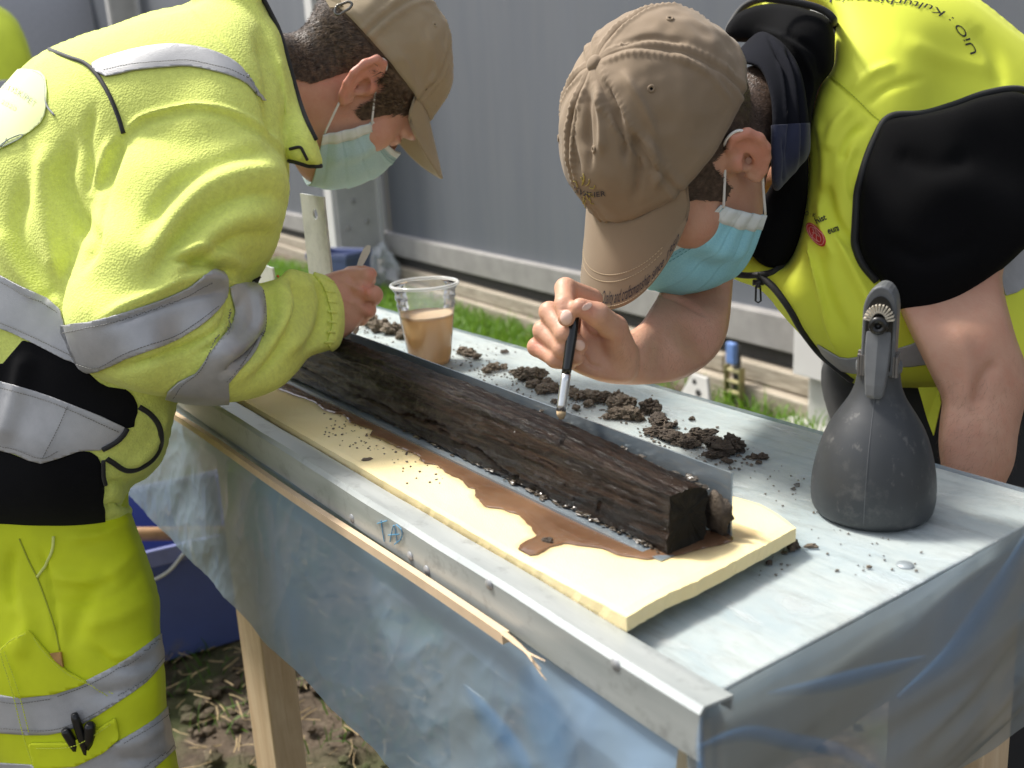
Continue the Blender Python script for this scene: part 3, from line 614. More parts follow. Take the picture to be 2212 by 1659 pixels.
# ------------------------------------------------------------------ clods on the table
GRP = 'clods of soil along the back of the table'
def where(px_):
    return 'behind the fist left of the cup' if px_ < 880 else 'just right of the cup' if px_ < 1042 else 'left of the brush under the fingers' if px_ < 1125 else 'close to the brush ferrule' if px_ < 1215 else 'between the brush and the black clod' if px_ < 1300 else 'left beside the blocky black clod' if px_ < 1400 else 'just right of the blocky black clod' if px_ < 1480 else 'near the right end of the row' if px_ < 1548 else 'at the right end of the soil row'
def put_clod(px_, py_, rp, k, dark, lab, flat=.7, el=1., h=0.):
    p = T(px_, py_, h); r = rp*depth(p)/FPX; V, F = clod(k*3.1, 4 if rp > 13 else 3, .42, flat)
    a = rng.uniform(0, 6.28); c_, s_ = math.cos(a), math.sin(a); V = V*np.array([el, 1/el, 1]); V = V @ np.array([[c_, s_, 0], [-s_, c_, 0], [0, 0, 1]])
    V = V*r; V[:, 2] -= V[:, 2].min()*.75; o = mesh('soil_clod', V+p, F, CLAYD if dark else CLAY, smooth=False); tag(o, lab, 'soil clod', GRP); return o
k = 0
C1 = 'crumbly pale brown soil clod in the row behind the log'; C2 = 'dark brown moist soil clod in the row behind the log'
for a in [(800, 706, 19), (826, 716, 20), (850, 722, 17), (868, 732, 13), (788, 694, 12), (1000, 765, 12), (1014, 770, 13), (1030, 776, 9), (1066, 802, 15), (1052, 808, 10), (1088, 800, 10), (1108, 808, 9), (1132, 820, 22), (1158, 826, 21), (1150, 838, 13), (1182, 836, 14), (1178, 850, 15), (1200, 848, 14), (1225, 850, 13), (1244, 862, 15), (1262, 862, 15), (1284, 868, 17), (1270, 880, 11), (1308, 870, 17), (1336, 862, 13), (1330, 884, 19), (1352, 884, 24), (1338, 904, 17), (1360, 906, 19), (1382, 908, 12), (1245, 886, 9), (1310, 906, 9), (1200, 872, 8)]:
    k += 1; put_clod(a[0], a[1], a[2]*1.0, k, False, ('big ' if a[2] > 17 else 'small ' if a[2] < 12 else '')+'crumbly pale brown soil clod '+where(a[0]))
for a in [(1422, 920, 22, .6), (1446, 926, 15, .5), (1418, 940, 18, .5), (1440, 950, 22, .55), (1466, 960, 22, .6), (1490, 968, 18, .6), (1516, 952, 22, .55), (1540, 966, 20, .65), (1586, 974, 22, .8), (1560, 984, 22, .65), (1538, 992, 15, .6), (1570, 1000, 10, .6), (1500, 936, 12, .5), (1528, 936, 8, .5)]:
    k += 1; put_clod(a[0], a[1], a[2], k, True, ('big ' if a[2] > 19 else 'small ' if a[2] < 13 else '')+'dark brown moist soil clod '+where(a[0]), a[3], 1.25)
o = put_clod(1405, 894, 19, 99, True, 'blocky nearly black soil clod standing apart in the row', .95); o['group'] = ''; del o['group']
for a in [(1630, 990, 9), (1648, 992, 11), (1638, 1002, 7), (1616, 990, 5)]: k += 1; put_clod(a[0], a[1], a[2], k, True, 'small dark clod at the right end of the soil row', .6)
for a in [(1722, 1050, 6), (1714, 1058, 5)]: k += 1; put_clod(a[0], a[1], a[2], k, True, 'tiny clod lying alone left of the spray bottle', .6)
o = put_clod(1714, 1186, 15, 131, True, 'dark soil clod beside the right corner of the foam', .6, 1.3); del o['group']
o = put_clod(1752, 1184, 11, 132, False, 'pale soil flake right of the foam corner', .5, 1.3); del o['group']
for a in [(1661, 1219, 8), (1693, 1197, 7), (1877, 1228, 6), (1090, 764, 8), (1495, 908, 7)]: k += 1; o = put_clod(a[0], a[1], a[2], k, a[0] < 1700, 'small loose crumb of soil lying alone '+('by the front of the foam corner' if a[0] < 1700 and a[0] > 1600 else 'right of the foam below the bottle' if a[0] > 1800 else 'right of the cup' if a[0] < 1200 else 'behind the dark clods'), .6)
o = put_clod(1184, 1174, 11, 141, True, 'dark lump of soil sitting in the muddy water', .6, 1.2, FH); del o['group']
o = put_clod(792, 994, 8, 142, False, 'brown crumb on the left part of the yellow foam', .3, 1.3, FH); del o['group']
mbs = MB()
for i in range(1000):
    t = rng.random()
    if t < .62: c0 = np.array([(785, 705), (860, 735), (1010, 772), (1060, 805), (1150, 832), (1240, 868), (1340, 890), (1430, 935), (1520, 965), (1590, 985)][rng.integers(10)])+rng.normal(0, 1, 2)*(30, 14); h = 0
    elif t < .78: c0 = np.array((rng.uniform(700, 960), 0)); c0[1] = 905+(c0[0]-700)*.42+rng.normal(0, 22); h = FH
    elif t < .88: c0 = np.array((rng.uniform(1250, 1600), rng.uniform(1225, 1260))); h = FH
    else: c0 = np.array((rng.uniform(1620, 2000), rng.uniform(1000, 1250))); h = 0
    p = T(c0[0], c0[1], h)
    if h and not (.405 < p[1] < .46 or p[0] > -.47): continue
    if h and p[0] > -.46: continue
    r = rng.uniform(.0006, .0022)*(1 if t < .62 else .7); V, F = clod(i*1.3, 1, .4, .7); mbs.add(V*r+p+np.array([0, 0, r*.4]), F)
tag(mbs.build('soil_crumbs', CLAY), 'fine crumbs of soil strewn over the sheet and the foam', 'soil', kind='stuff')

# ------------------------------------------------------------------ upright metal strips behind the log
x = N('mottled zinc'); f = x.noise(22, 6, .7); x.col(x.ramp(f, [(.3, (.42, .44, .43)), (.55, (.60, .62, .60)), (.75, (.47, .47, .45))])).set(Metallic=.45, Roughness=.42).bump(f, .1, .002); ZINC = x.m
def strip(c4, y, hole, label, hbot):
    q_ = [YP(a, b, y) for a, b in c4]; x0, x1 = q_[0][0], q_[1][0]; zt = (q_[0][2]+q_[1][2])/2; t = tag(empty('metal_strip', ((x0+x1)/2, y, TABLE+hbot)), label, 'metal strip')
    bm = bmesh.new(); out = [bm.verts.new((x0, y, TABLE+hbot)), bm.verts.new((x1, y, TABLE+hbot)), bm.verts.new((x1, y, zt-.001)), bm.verts.new((x0, y, zt+.001))]
    es = [bm.edges.new((out[i], out[(i+1) % 4])) for i in range(4)]
    if hole is not None:
        hc = YP(hole[0], hole[1], y); r = .0075; vs = [bm.verts.new((hc[0]+r*math.cos(a), y, hc[2]+r*math.sin(a))) for a in np.linspace(0, 6.283, 19)[:-1]]
        es += [bm.edges.new((vs[i], vs[(i+1) % 18])) for i in range(18)]
    bmesh.ops.triangle_fill(bm, edges=es, use_beauty=True, normal=(0, -1, 0))
    me = bpy.data.meshes.new('plate'); bm.to_mesh(me); bm.free(); V = np.array([v.co[:] for v in me.vertices]); F = [list(p.vertices) for p in me.polygons]; bpy.data.meshes.remove(me)
    o = mesh('plate', V, F, ZINC, t); solid(o, .003, 0); return t
strip(((650, 418), (700, 425)), .5455, (683, 462), 'upright mottled metal strip with a hole standing between the two faces', FH+.001)
strip(((556, 570), (590, 576)), .5455, None, 'short metal strip end half hidden under the left worker\'s chest', FH+.001)

# ------------------------------------------------------------------ cup of muddy water
cp = T(930, 784); cu = tag(empty('plastic_cup', cp), 'clear plastic cup half full of cloudy orange brown water', 'cup')
x = N('clear cup plastic'); x.col((1, 1, 1)).set(Roughness=.06, Specular_IOR_Level=.8)
tr = x.n('ShaderNodeBsdfTransparent'); tr.inputs[0].default_value = (.95, .955, .95, 1); fr = x.n('ShaderNodeFresnel'); fr.inputs[0].default_value = 1.6
gl = x.n('ShaderNodeBsdfGlossy'); gl.inputs['Roughness'].default_value = .06; df = x.n('ShaderNodeBsdfTranslucent'); df.inputs[0].default_value = (.85, .87, .87, 1)
m1 = x.n('ShaderNodeMixShader'); m1.inputs[0].default_value = .10; x.l(tr.outputs[0], m1.inputs[1]); x.l(df.outputs[0], m1.inputs[2])
ms = x.n('ShaderNodeMixShader'); x.l(fr.outputs[0], ms.inputs[0]); x.l(m1.outputs[0], ms.inputs[1]); x.l(gl.outputs[0], ms.inputs[2]); x.l(ms.outputs[0], x.out.inputs[0]); CUPM = x.m
prof = [(0, .003), (.027, .003), (.0285, .001), (.0300, .004)]
for i in range(26):
    t = i/25; h = .006+.110*t; r = .0305+(.0455-.0305)*t+(.0012*math.sin((h-.085)/.006*3.14) if h > .085 else 0); prof.append((r, h))
MB().lathe(prof, cp, 56).build('wall', CUPM, cu, True)
ringp = [(.0462, .1160), (.0474, .1152), (.0500, .1158), (.0506, .1178), (.0495, .1198), (.0475, .1203), (.0462, .1190), (.0462, .1160)]
x = N('cup rim plastic'); x.col((.86, .88, .88)).set(Roughness=.12, Alpha=.5, Specular_IOR_Level=.8); MB().lathe(ringp, cp, 56).build('rim', x.m, cu, True)
x = N('cloudy water'); x.col((.93, .70, .45)).set(Roughness=.25); tl = x.n('ShaderNodeBsdfTranslucent'); tl.inputs[0].default_value = (1., .78, .52, 1); ms = x.n('ShaderNodeMixShader'); ms.inputs[0].default_value = .4; x.l(x.b.outputs[0], ms.inputs[1]); x.l(tl.outputs[0], ms.inputs[2]); x.l(ms.outputs[0], x.out.inputs[0]); WAT = x.m
lr = lambda h: .0305+(.0455-.0305)*((h-.006)/.110)-.0012
MB().lathe([(0, .005), (.0285, .005)]+[(lr(h), h) for h in np.linspace(.008, .0745, 12)]+[(lr(.0745)-.0025, .0732), (0, .0730)], cp, 56).build('cloudy_water', WAT, cu, True)

# ------------------------------------------------------------------ spray bottle
bp = T(1882, 1104); sb = tag(empty('spray_bottle', bp), 'dark grey pear shaped trigger spray bottle at the right end of the table', 'spray bottle')
x = N('scuffed grey plastic'); f = x.noise(26, 8, .75); f2 = x.noise(6, 4); f6 = x.noise(90, 6, .7, (1, 1, .5)); x.col(x.mix(x.ramp(f6, [(.60, 0.), (.74, .5)]), x.mix(x.math('MULTIPLY', x.ramp(f, [(.55, 0.), (.76, .6)]), x.ramp(f2, [(.38, .15), (.65, 1.)])), (.038, .041, .044), (.20, .195, .175)), (.26, .25, .23))).set(Roughness=x.ramp(f, [(.3, .36), (.7, .62)])).bump(f, .06, .002); BOT = x.m
x = N('grey plastic'); f = x.noise(40, 5); x.col(x.ramp(f, [(.3, (.085, .09, .095)), (.7, (.13, .135, .14))])).set(Roughness=.45); BOTL = x.m
BLK = simple('black plastic', (.008, .008, .008), .3); RIBM = simple('pale ribbed plastic', (.50, .45, .36), .6)
pf = [(0, .0015), (.040, .0005), (.0455, .0015), (.0495, .006), (.0512, .014), (.0515, .024), (.0505, .036), (.0480, .050), (.0440, .065), (.0390, .0775), (.0330, .0885), (.0275, .097), (.0225, .1055), (.0192, .114), (.0175, .123), (.0166, .133), (.0160, .136)]
pf = catmull(pf, 60); MB().lathe(pf, bp, 64).build('body', BOT, sb, True); MB().lathe([(.0150, .1275), (.0182, .1280), (.0186, .1300), (.0186, .1345), (.0180, .1362), (.0150, .1366)], bp, 48).build('collar', BOTL, sb, True)
fx = (CAM0-bp)*np.array([1, 1, 0]); fx /= np.linalg.norm(fx); ca = math.radians(-6); fx = np.array([fx[0]*math.cos(ca)-fx[1]*math.sin(ca), fx[0]*math.sin(ca)+fx[1]*math.cos(ca), 0]); fy = np.array([-fx[1], fx[0], 0]); BAX = np.stack([fy, fx, [0, 0, 1.]])   # local: side, front, up
MB().tube([np.array([0, r_+.0001, z_]) @ BAX+bp for r_, z_ in pf[12:56:2]], .0003, 5).build('mould_seam', BOTL, sb, True)
def sbx(name, mat, V, F, bev=.0015): return bevel(MB().add(np.asarray(V) @ BAX+bp, F).build(name, mat, sb), bev)
arch = [(-.0130, .128), (-.0132, .165)]+[(-.0132*math.cos(a), .180+.023*math.sin(a)) for a in np.linspace(0, math.pi, 15)]+[(.0132, .165), (.0130, .128)]
na = len(arch); V = []
for yv, sc_ in ((-.026, .72), (-.020, .93), (.004, 1.), (.0135, 1.), (.0150, .95)): V += [(a*sc_, yv, .155+(b-.155)*(sc_*.5+.5)) for a, b in arch]
F = grid_faces(5, na)+[list(range(na))[::-1], [4*na+j for j in range(na)]]+[[i*na, (i+1)*na, (i+1)*na+na-1, i*na+na-1] for i in range(4)]
o = sbx('head', BOTL, V, F, .0008)
archi = [(a*.80, .152+(b-.152)*.84) for a, b in arch]; V = [(a, .0152, b) for a, b in archi]+[(a, .0160, b) for a, b in archi]
sbx('face_recess', BLK, V, grid_faces(2, na)+[list(range(na)), [na+j for j in range(na)]], .0003)
m_ = MB()
for i, a in enumerate(np.linspace(.15, math.pi-.15, 13)):
    ctr = np.array([.0088*math.cos(a), .0185, .1745+.0105*math.sin(a)]); d_ = np.array([math.cos(a), 0, math.sin(a)]); e_ = np.array([-math.sin(a), 0, math.cos(a)])
    m_.box((-.0032, -.003, -.0007), (.0032, .003, .0007), np.stack([d_, [0, 1., 0], e_]) @ BAX, ctr @ BAX+bp)
m_.build('nozzle_ring', RIBM, sb)
NAX = np.stack([BAX[0], BAX[2], BAX[1]])
MB().lathe([(0, .004), (.0028, .0042), (.003, .009), (.0062, .009), (.0075, .0075), (.0078, 0)], np.array([0, .0155, .1715]) @ BAX+bp, 24, NAX).build('nozzle', BLK, sb, True)
tv = []
for z, yv, hw, th in ((.1655, .016, .0108, .007), (.150, .0195, .0106, .006), (.135, .0225, .0098, .0055), (.122, .0245, .0085, .005), (.1135, .0250, .0076, .0045), (.1105, .0246, .006, .0035)):
    tv += [(-hw, yv-th, z), (-hw*.9, yv, z), (0, yv+.002, z), (hw*.9, yv, z), (hw, yv-th, z)]
F = grid_faces(6, 5)+[[i*5, i*5+4, (i+1)*5+4, (i+1)*5] for i in range(5)]+[[4, 3, 2, 1, 0], [25, 26, 27, 28, 29]]
o = sbx('trigger', BOTL, tv, F, .001)
for sx in (-1, 1):
    m_ = MB()
    for k_ in range(3): m_.box((sx*.0128+(k_-1)*.0022-.0008, .006+k_*.001, .127), (sx*.0128+(k_-1)*.0022+.0008, .0145+k_*.001, .1445), BAX, bp)
    m_.box((sx*.0128-.0034, .002, .125), (sx*.0128+.0034, .0085, .146), BAX, bp); m_.build('side_clip', simple('brown grey clip', (.16, .145, .13), .5), sb)

# ------------------------------------------------------------------ brush and spatula
bt = P(1213, 906, .884); b1 = P(1212, 888, .884); b2 = P(1223, 808, .882); b3 = P(1237, 712, .8835); b4 = P(1243, 672, .8840); b5 = P(1246, 650, .8845)
br = tag(empty('paint_brush', bt), 'slim black handled paint brush with silver ferrule touching the log', 'brush')
MB().tube([bt, bt*.5+b1*.5, b1+(b2-b1)*.02], [.0018, .0042, .0046], 14).build('bristles', simple('pale bristles', (.50, .36, .20), .8, .3, 300), br, True)
MB().tube(np.linspace(b1, b2, 7), [.0046, .0047, .0047, .0046, .0046, .0045, .0044], 18).build('ferrule', simple('silver ferrule', (.72, .72, .72), .25, .08, 60, metal=.9), br, True)
MB().tube(catmull([b2, (b2+b3)/2, b3, (b3+b4)/2, b4, b5], 20), np.interp(np.linspace(0, 1, 20), [0, .3, .6, .85, 1], [.0043, .0051, .0047, .0040, .0034]), 16).build('handle', simple('glossy black lacquer', (.012, .012, .012), .18), br, True)
# ------------------------------------------------------------------ implicit surfaces for bodies, clothes and hands
def smin(a, b, k):
    if k <= 0: return np.minimum(a, b)
    h = np.clip(.5+.5*(b-a)/k, 0, 1); return b+(a-b)*h-k*h*(1-h)
def smax(a, b, k): return -smin(-a, -b, k)
def sd_cone(X, Y, Z, a, b, ra, rb):
    a = np.asarray(a, float); b = np.asarray(b, float); e = b-a; L2 = e@e+1e-12
    t = np.clip(((X-a[0])*e[0]+(Y-a[1])*e[1]+(Z-a[2])*e[2])/L2, 0, 1)
    return np.sqrt((X-a[0]-e[0]*t)**2+(Y-a[1]-e[1]*t)**2+(Z-a[2]-e[2]*t)**2)-(ra+(rb-ra)*t)
def sd_ell(X, Y, Z, c, r, R=None):
    dx, dy, dz = X-c[0], Y-c[1], Z-c[2]
    if R is not None:
        R = np.asarray(R, float); dx, dy, dz = (R[0, 0]*dx+R[0, 1]*dy+R[0, 2]*dz, R[1, 0]*dx+R[1, 1]*dy+R[1, 2]*dz, R[2, 0]*dx+R[2, 1]*dy+R[2, 2]*dz)
    k0 = np.sqrt((dx/r[0])**2+(dy/r[1])**2+(dz/r[2])**2); k1 = np.sqrt((dx/r[0]**2)**2+(dy/r[1]**2)**2+(dz/r[2]**2)**2)
    return k0*(k0-1)/(k1+1e-9)
class Vol:
    """a sampling block; frustum=True: axes are picture x, picture y, depth, so that outlines can be laid by eye"""
    def __init__(s, ax, ay, az, frustum=True):
        s.ax, s.ay, s.az, s.fr = ax, ay, az, frustum
        A, B, C = [q.astype(np.float32) for q in np.meshgrid(ay, ax, az, indexing='ij')]          # rows y, columns x, depth
        if frustum: s.X = (B-CX)/FPX*C; s.Y = (A-CY)/FPX*C; s.Z = C
        else: s.X, s.Y, s.Z = B, A, C
        s.F = np.full(A.shape, 1.0, np.float32)
    def pt(s, p): return np.array([(p[0]-CX)/FPX*p[2], (p[1]-CY)/FPX*p[2], p[2]]) if s.fr else np.asarray(p[:3], float)
    def add(s, f, k=0.): s.F = smin(s.F, f, k); return s
    def sub(s, f, k=0.): s.F = smax(s.F, -f, k); return s
    def _sl(s, ps, r):
        """index block around some points, so that a small piece is only sampled where it matters"""
        ps = np.asarray(ps, float); r = r+.03
        if s.fr:
            z0, z1 = ps[:, 2].min()-r, ps[:, 2].max()+r; X = ps[:, 0]/ps[:, 2]*FPX+CX; Y = ps[:, 1]/ps[:, 2]*FPX+CY; q = r/ps[:, 2].min()*FPX; lo = (Y.min()-q, X.min()-q, z0); hi = (Y.max()+q, X.max()+q, z1)
        else: lo = (ps[:, 1].min()-r, ps[:, 0].min()-r, ps[:, 2].min()-r); hi = (ps[:, 1].max()+r, ps[:, 0].max()+r, ps[:, 2].max()+r)
        out = []
        for ax, l_, h_ in zip((s.ay, s.ax, s.az), lo, hi): out.append(slice(max(0, int(np.searchsorted(ax, l_))-1), min(len(ax), int(np.searchsorted(ax, h_))+1)))
        return tuple(out)
    def _op(s, sl, f, k, neg):
        s.F[sl] = smax(s.F[sl], -f, k) if neg else smin(s.F[sl], f, k); return s
    def cone(s, a, b, ra, rb, k=.006, neg=False):
        sl = s._sl([a, b], max(ra, rb)+k); return s._op(sl, sd_cone(s.X[sl], s.Y[sl], s.Z[sl], a, b, ra, rb), k, neg)
    def ell(s, c, r, k=.006, R=None, neg=False):
        sl = s._sl([c], max(r)+k); return s._op(sl, sd_ell(s.X[sl], s.Y[sl], s.Z[sl], c, r, R), k, neg)
    def chain(s, pts, k=.006, inner=.004):
        q = [s.pt(p) for p in pts]; sl = s._sl(q, max(p[3] for p in pts)+k); f = None; X, Y, Z = s.X[sl], s.Y[sl], s.Z[sl]
        for a, b, A, B in zip(pts[:-1], pts[1:], q[:-1], q[1:]):
            g = sd_cone(X, Y, Z, A, B, a[3], b[3]); f = g if f is None else smin(f, g, inner)
        return s._op(sl, f, k, False)
    def ball(s, p, r, k=.006): return s.ell(s.pt(p), (r, r, r) if np.isscalar(r) else r, k)
    def inflate(s, poly, zc, c=.72, tmax=.2, k=.01, smooth=6, op='add', zstd=None):
        poly = catmull(poly, len(poly)*smooth, True) if smooth else np.asarray(poly, float)
        PX, PY = np.meshgrid(s.ax, s.ay); sh = PX.shape; d = poly_sd(PX, PY, poly).reshape(sh); step = s.ax[1]-s.ax[0]
        zc = np.asarray(zc, float); wgt = 1/(((PX[..., None]-zc[:, 0])**2+(PY[..., None]-zc[:, 1])**2)+40.**2)**1.6
        ZC = (wgt*zc[:, 2]).sum(-1)/wgt.sum(-1)
        h = step*np.mean(zc[:, 2])/FPX; m_ = d > -1.5*step; m_[0] = m_[-1] = False; m_[:, 0] = m_[:, -1] = False
        u = np.where(m_, (np.clip(d, 0, None)*h/step)**2, 0.); I, J = np.indices(sh); red = m_ & ((I+J) % 2 == 0); blk = m_ & ((I+J) % 2 == 1)
        for it in range(260):
            for mk in (red, blk):
                av = .25*(np.roll(u, 1, 0)+np.roll(u, -1, 0)+np.roll(u, 1, 1)+np.roll(u, -1, 1))+h*h
                u = np.where(mk, u+1.88*(av-u), u)
        t = tmax*np.tanh(c*np.sqrt(np.clip(u, 0, None))/tmax); q = np.clip(d/(2.5*step), 0, 1); q = q*(2-q)
        T2 = np.where(d > 0, t*t*q, d*h/step*.06)[..., None]
        zz = s.Z-ZC[..., None].astype(np.float32); T2 = T2.astype(np.float32); f = (zz*zz-T2)/(np.abs(zz)+np.sqrt(np.clip(T2, 0, None))+.015)
        return s.add(f, k) if op == 'add' else f
    def mesh(s, relax=1):
        F = s.F.astype(np.float64) if s.F.dtype != np.float32 else s.F; sg = F < 0; n0, n1, n2 = F.shape
        cnt = np.zeros((n0-1, n1-1, n2-1), np.int8)
        for a in (0, 1):
            for b in (0, 1):
                for c in (0, 1): cnt += sg[a:n0-1+a, b:n1-1+b, c:n2-1+c]
        act = (cnt > 0) & (cnt < 8); ids = np.full(act.shape, -1, np.int64); I = np.argwhere(act); ids[act] = np.arange(len(I))
        acc = np.zeros((len(I), 3)); num = np.zeros(len(I))
        for ax in range(3):
            o1, o2 = [k for k in range(3) if k != ax]
            for a in (0, 1):
                for b in (0, 1):
                    p = I.copy(); p[:, o1] += a; p[:, o2] += b; q = p.copy(); q[:, ax] += 1
                    fa = F[p[:, 0], p[:, 1], p[:, 2]]; fb = F[q[:, 0], q[:, 1], q[:, 2]]; m_ = (fa < 0) != (fb < 0)
                    t = np.where(m_, fa/(fa-fb+1e-20), 0); pos = p.astype(float); pos[:, ax] += t; acc[m_] += pos[m_]; num[m_] += 1
        V = acc/num[:, None]; Q = []
        for ax in range(3):
            o1, o2 = [(1, 2), (2, 0), (0, 1)][ax]; sl0 = [slice(None)]*3; sl1 = [slice(None)]*3; sl0[ax] = slice(0, -1); sl1[ax] = slice(1, None)
            a, b = sg[tuple(sl0)], sg[tuple(sl1)]; ch = np.argwhere(a != b)
            ch = ch[(ch[:, o1] > 0) & (ch[:, o2] > 0) & (ch[:, o1] < F.shape[o1]-1) & (ch[:, o2] < F.shape[o2]-1)]
            fl = a[ch[:, 0], ch[:, 1], ch[:, 2]]; c = []
            for d1, d2 in ((0, 0), (-1, 0), (-1, -1), (0, -1)):
                p = ch.copy(); p[:, o1] += d1; p[:, o2] += d2; c.append(ids[p[:, 0], p[:, 1], p[:, 2]])
            c = np.stack(c, 1); c[~fl] = c[~fl][:, ::-1]; Q.append(c)
        Q = np.concatenate(Q); Q = Q[(Q >= 0).all(1)]
        for _ in range(relax):
            sm = np.zeros_like(V); nm = np.zeros(len(V))
            for k in range(4):
                j = Q[:, (k+1) % 4]; np.add.at(sm, Q[:, k], V[j]); np.add.at(nm, Q[:, k], 1); np.add.at(sm, j, V[Q[:, k]]); np.add.at(nm, j, 1)
            V = .5*V+.5*sm/np.maximum(nm, 1)[:, None]
        ya = np.interp(V[:, 0], np.arange(n0), s.ay); xa = np.interp(V[:, 1], np.arange(n1), s.ax); za = np.interp(V[:, 2], np.arange(n2), s.az)
        W = P(xa, ya, za) if s.fr else np.stack([xa, ya, za], 1)
        return Surf(W, Q)
def biggest(V, F, near=False):
    n_ = len(V); lab = np.arange(n_); E = np.array([(f_[k], f_[k-1]) for f_ in F for k in range(len(f_))])
    while True:
        m_ = np.minimum(lab[E[:, 0]], lab[E[:, 1]]); new = lab.copy(); np.minimum.at(new, E[:, 0], m_); np.minimum.at(new, E[:, 1], m_); new = new[new]
        if (new == lab).all(): break
        lab = new
    c = np.bincount(lab, minlength=n_); k = int(c.argmax())
    if near:
        big = [i for i in np.nonzero(c > .12*c[k])[0]]; k = min(big, key=lambda i: depth(V[lab == i, :3]).mean())
    keep = lab == k; idx = np.cumsum(keep)-1
    return V[keep], [[int(idx[i]) for i in f_] for f_ in F if keep[f_[0]]]
class Surf:
    def __init__(s, V, F): s.V = V; s.F = np.asarray(F); s.orient()
    def normals(s):
        V, F = s.V, s.F; n_ = np.cross(V[F[:, 2]]-V[F[:, 0]], V[F[:, 3]]-V[F[:, 1]]) if F.shape[1] == 4 else np.cross(V[F[:, 1]]-V[F[:, 0]], V[F[:, 2]]-V[F[:, 0]])
        N_ = np.zeros_like(V)
        for k in range(F.shape[1]): np.add.at(N_, F[:, k], n_)
        return N_/(np.linalg.norm(N_, axis=1)[:, None]+1e-12)
    def orient(s):
        V, F = s.V, s.F; a, b, c = V[F[:, 0]], V[F[:, 1]], V[F[:, 2]]; v = (np.cross(a, b)*c).sum()
        if F.shape[1] == 4: v += (np.cross(V[F[:, 0]], V[F[:, 2]])*V[F[:, 3]]).sum()
        m_ = V.mean(0); a, b, c = a-m_, b-m_, c-m_; v = (np.cross(a, b)*c).sum()
        if F.shape[1] == 4: v += (np.cross(a, c)*(V[F[:, 3]]-m_)).sum()
        if v < 0: s.F = F[:, ::-1]
        return s
    def px(s):
        if not hasattr(s, '_px') or s._px[0].shape[0] != len(s.V): s._px = proj(s.V)
        return s._px
    def strokes(s, lst):
        """sculpting strokes: (picture points, width, height)"""
        x, y, z = proj(s.V); N_ = s.normals(); fac = ((CAM0-s.V)*N_).sum(1)/np.linalg.norm(CAM0-s.V, axis=1); fr = np.clip(fac*3+.2, 0, 1); d = np.zeros(len(s.V))
        for pts, wd, h in lst:
            c = catmull(pts, 24) if len(pts) > 2 else np.asarray(pts, float); lo = c.min(0)-3*wd; hi = c.max(0)+3*wd
            m_ = (x > lo[0]) & (x < hi[0]) & (y > lo[1]) & (y < hi[1])
            dd, t = line_d(x[m_], y[m_], c); e = np.clip(np.minimum(t, 1-t)*7, 0, 1); d[m_] += h*np.exp(-(dd/wd)**2)*(.25+.75*e)
        s.V = s.V+N_*(d*fr)[:, None]; return s
    def rough(s, amp, scale, octv=3, seed=0.):
        N_ = s.normals(); d = np.array([fbm(p, scale, octv, seed) for p in s.V]); s.V = s.V+N_*(d*amp)[:, None]; return s
    def bvh(s):
        return BVHTree.FromPolygons(s.V.tolist(), s.F.tolist())
    def obj(s, name, mat, parent, smooth=True): return mesh(name, s.V, s.F, mat, parent, smooth)
    def patch(s, name, poly, mat, parent, off=.0012, thick=.0012, smooth=4, front=False, extra=None, fn=None, near=False):
        x, y, z = proj(s.V); N_ = s.normals()
        if fn is not None: sd_ = fn(x, y, s.V, N_)
        else:
            poly = catmull(poly, len(poly)*smooth, True) if smooth else poly; sd_ = poly_sd(x, y, poly)
        if front:
            fac = ((CAM0-s.V)*N_).sum(1)/np.linalg.norm(CAM0-s.V, axis=1); sd_ = np.minimum(sd_, (fac+.12)*80)
        if extra is not None: sd_ = np.minimum(sd_, extra(s.V))
        V, F = isocut(np.concatenate([s.V+N_*off, N_], 1), s.F, sd_)
        if not len(F): return None
        V, F = biggest(V, F, front or near)
        o = mesh(name, V[:, :3], F, mat, parent, True)
        if thick: solid(o, thick, -1)
        return o
def hit(bvh, x, y, off=0.):
    d = dirs(np.asarray(float(x)), np.asarray(float(y))); r = bvh.ray_cast(Vector(CAM0), Vector(d/np.linalg.norm(d)))
    if r[0] is None: return None
    p = np.array(r[0]); n_ = np.array(r[1]); n_ = n_ if n_ @ (CAM0-p) > 0 else -n_
    return p+n_*off
def line_on(bvh, pts, n_, off=.001, fallback=None):
    out = []
    for a, b in (catmull(pts, n_) if len(pts) > 2 else np.linspace(pts[0], pts[1], n_)):
        q = hit(bvh, a, b, off)
        if q is not None: out.append(q)
        elif fallback is not None: out.append(P(a, b, fallback))
    return np.array(out)
def cord(bvh, pts, rad, mat, name, parent, n_=40, off=.0005, fallback=None):
    c = line_on(bvh, pts, n_, off, fallback)
    if len(c) < 3: return None
    k = np.array([.25, .5, .25]); 
    for _ in range(2): c[1:-1] = c[:-2]*.25+c[1:-1]*.5+c[2:]*.25
    return MB().tube(c, rad, 7).build(name, mat, parent, True)
def stitches(bvh, pts, mat, parent, name='stitching', pitch=7., dash=4.5, rad=.0005, off=.0005):
    c = catmull(pts, 300) if len(pts) > 2 else np.linspace(pts[0], pts[1], 300); L = np.concatenate([[0], np.cumsum(np.linalg.norm(np.diff(c, axis=0), axis=1))]); m_ = MB(); k = 0.
    while k+dash < L[-1]:
        q = [hit(bvh, np.interp(t, L, c[:, 0]), np.interp(t, L, c[:, 1]), off) for t in (k, k+dash*.5, k+dash)]
        if all(v is not None for v in q) and np.linalg.norm(q[0]-q[2]) < .02: m_.tube(q, rad, 4)
        k += pitch
    return m_.build(name, mat, parent) if m_.n else None
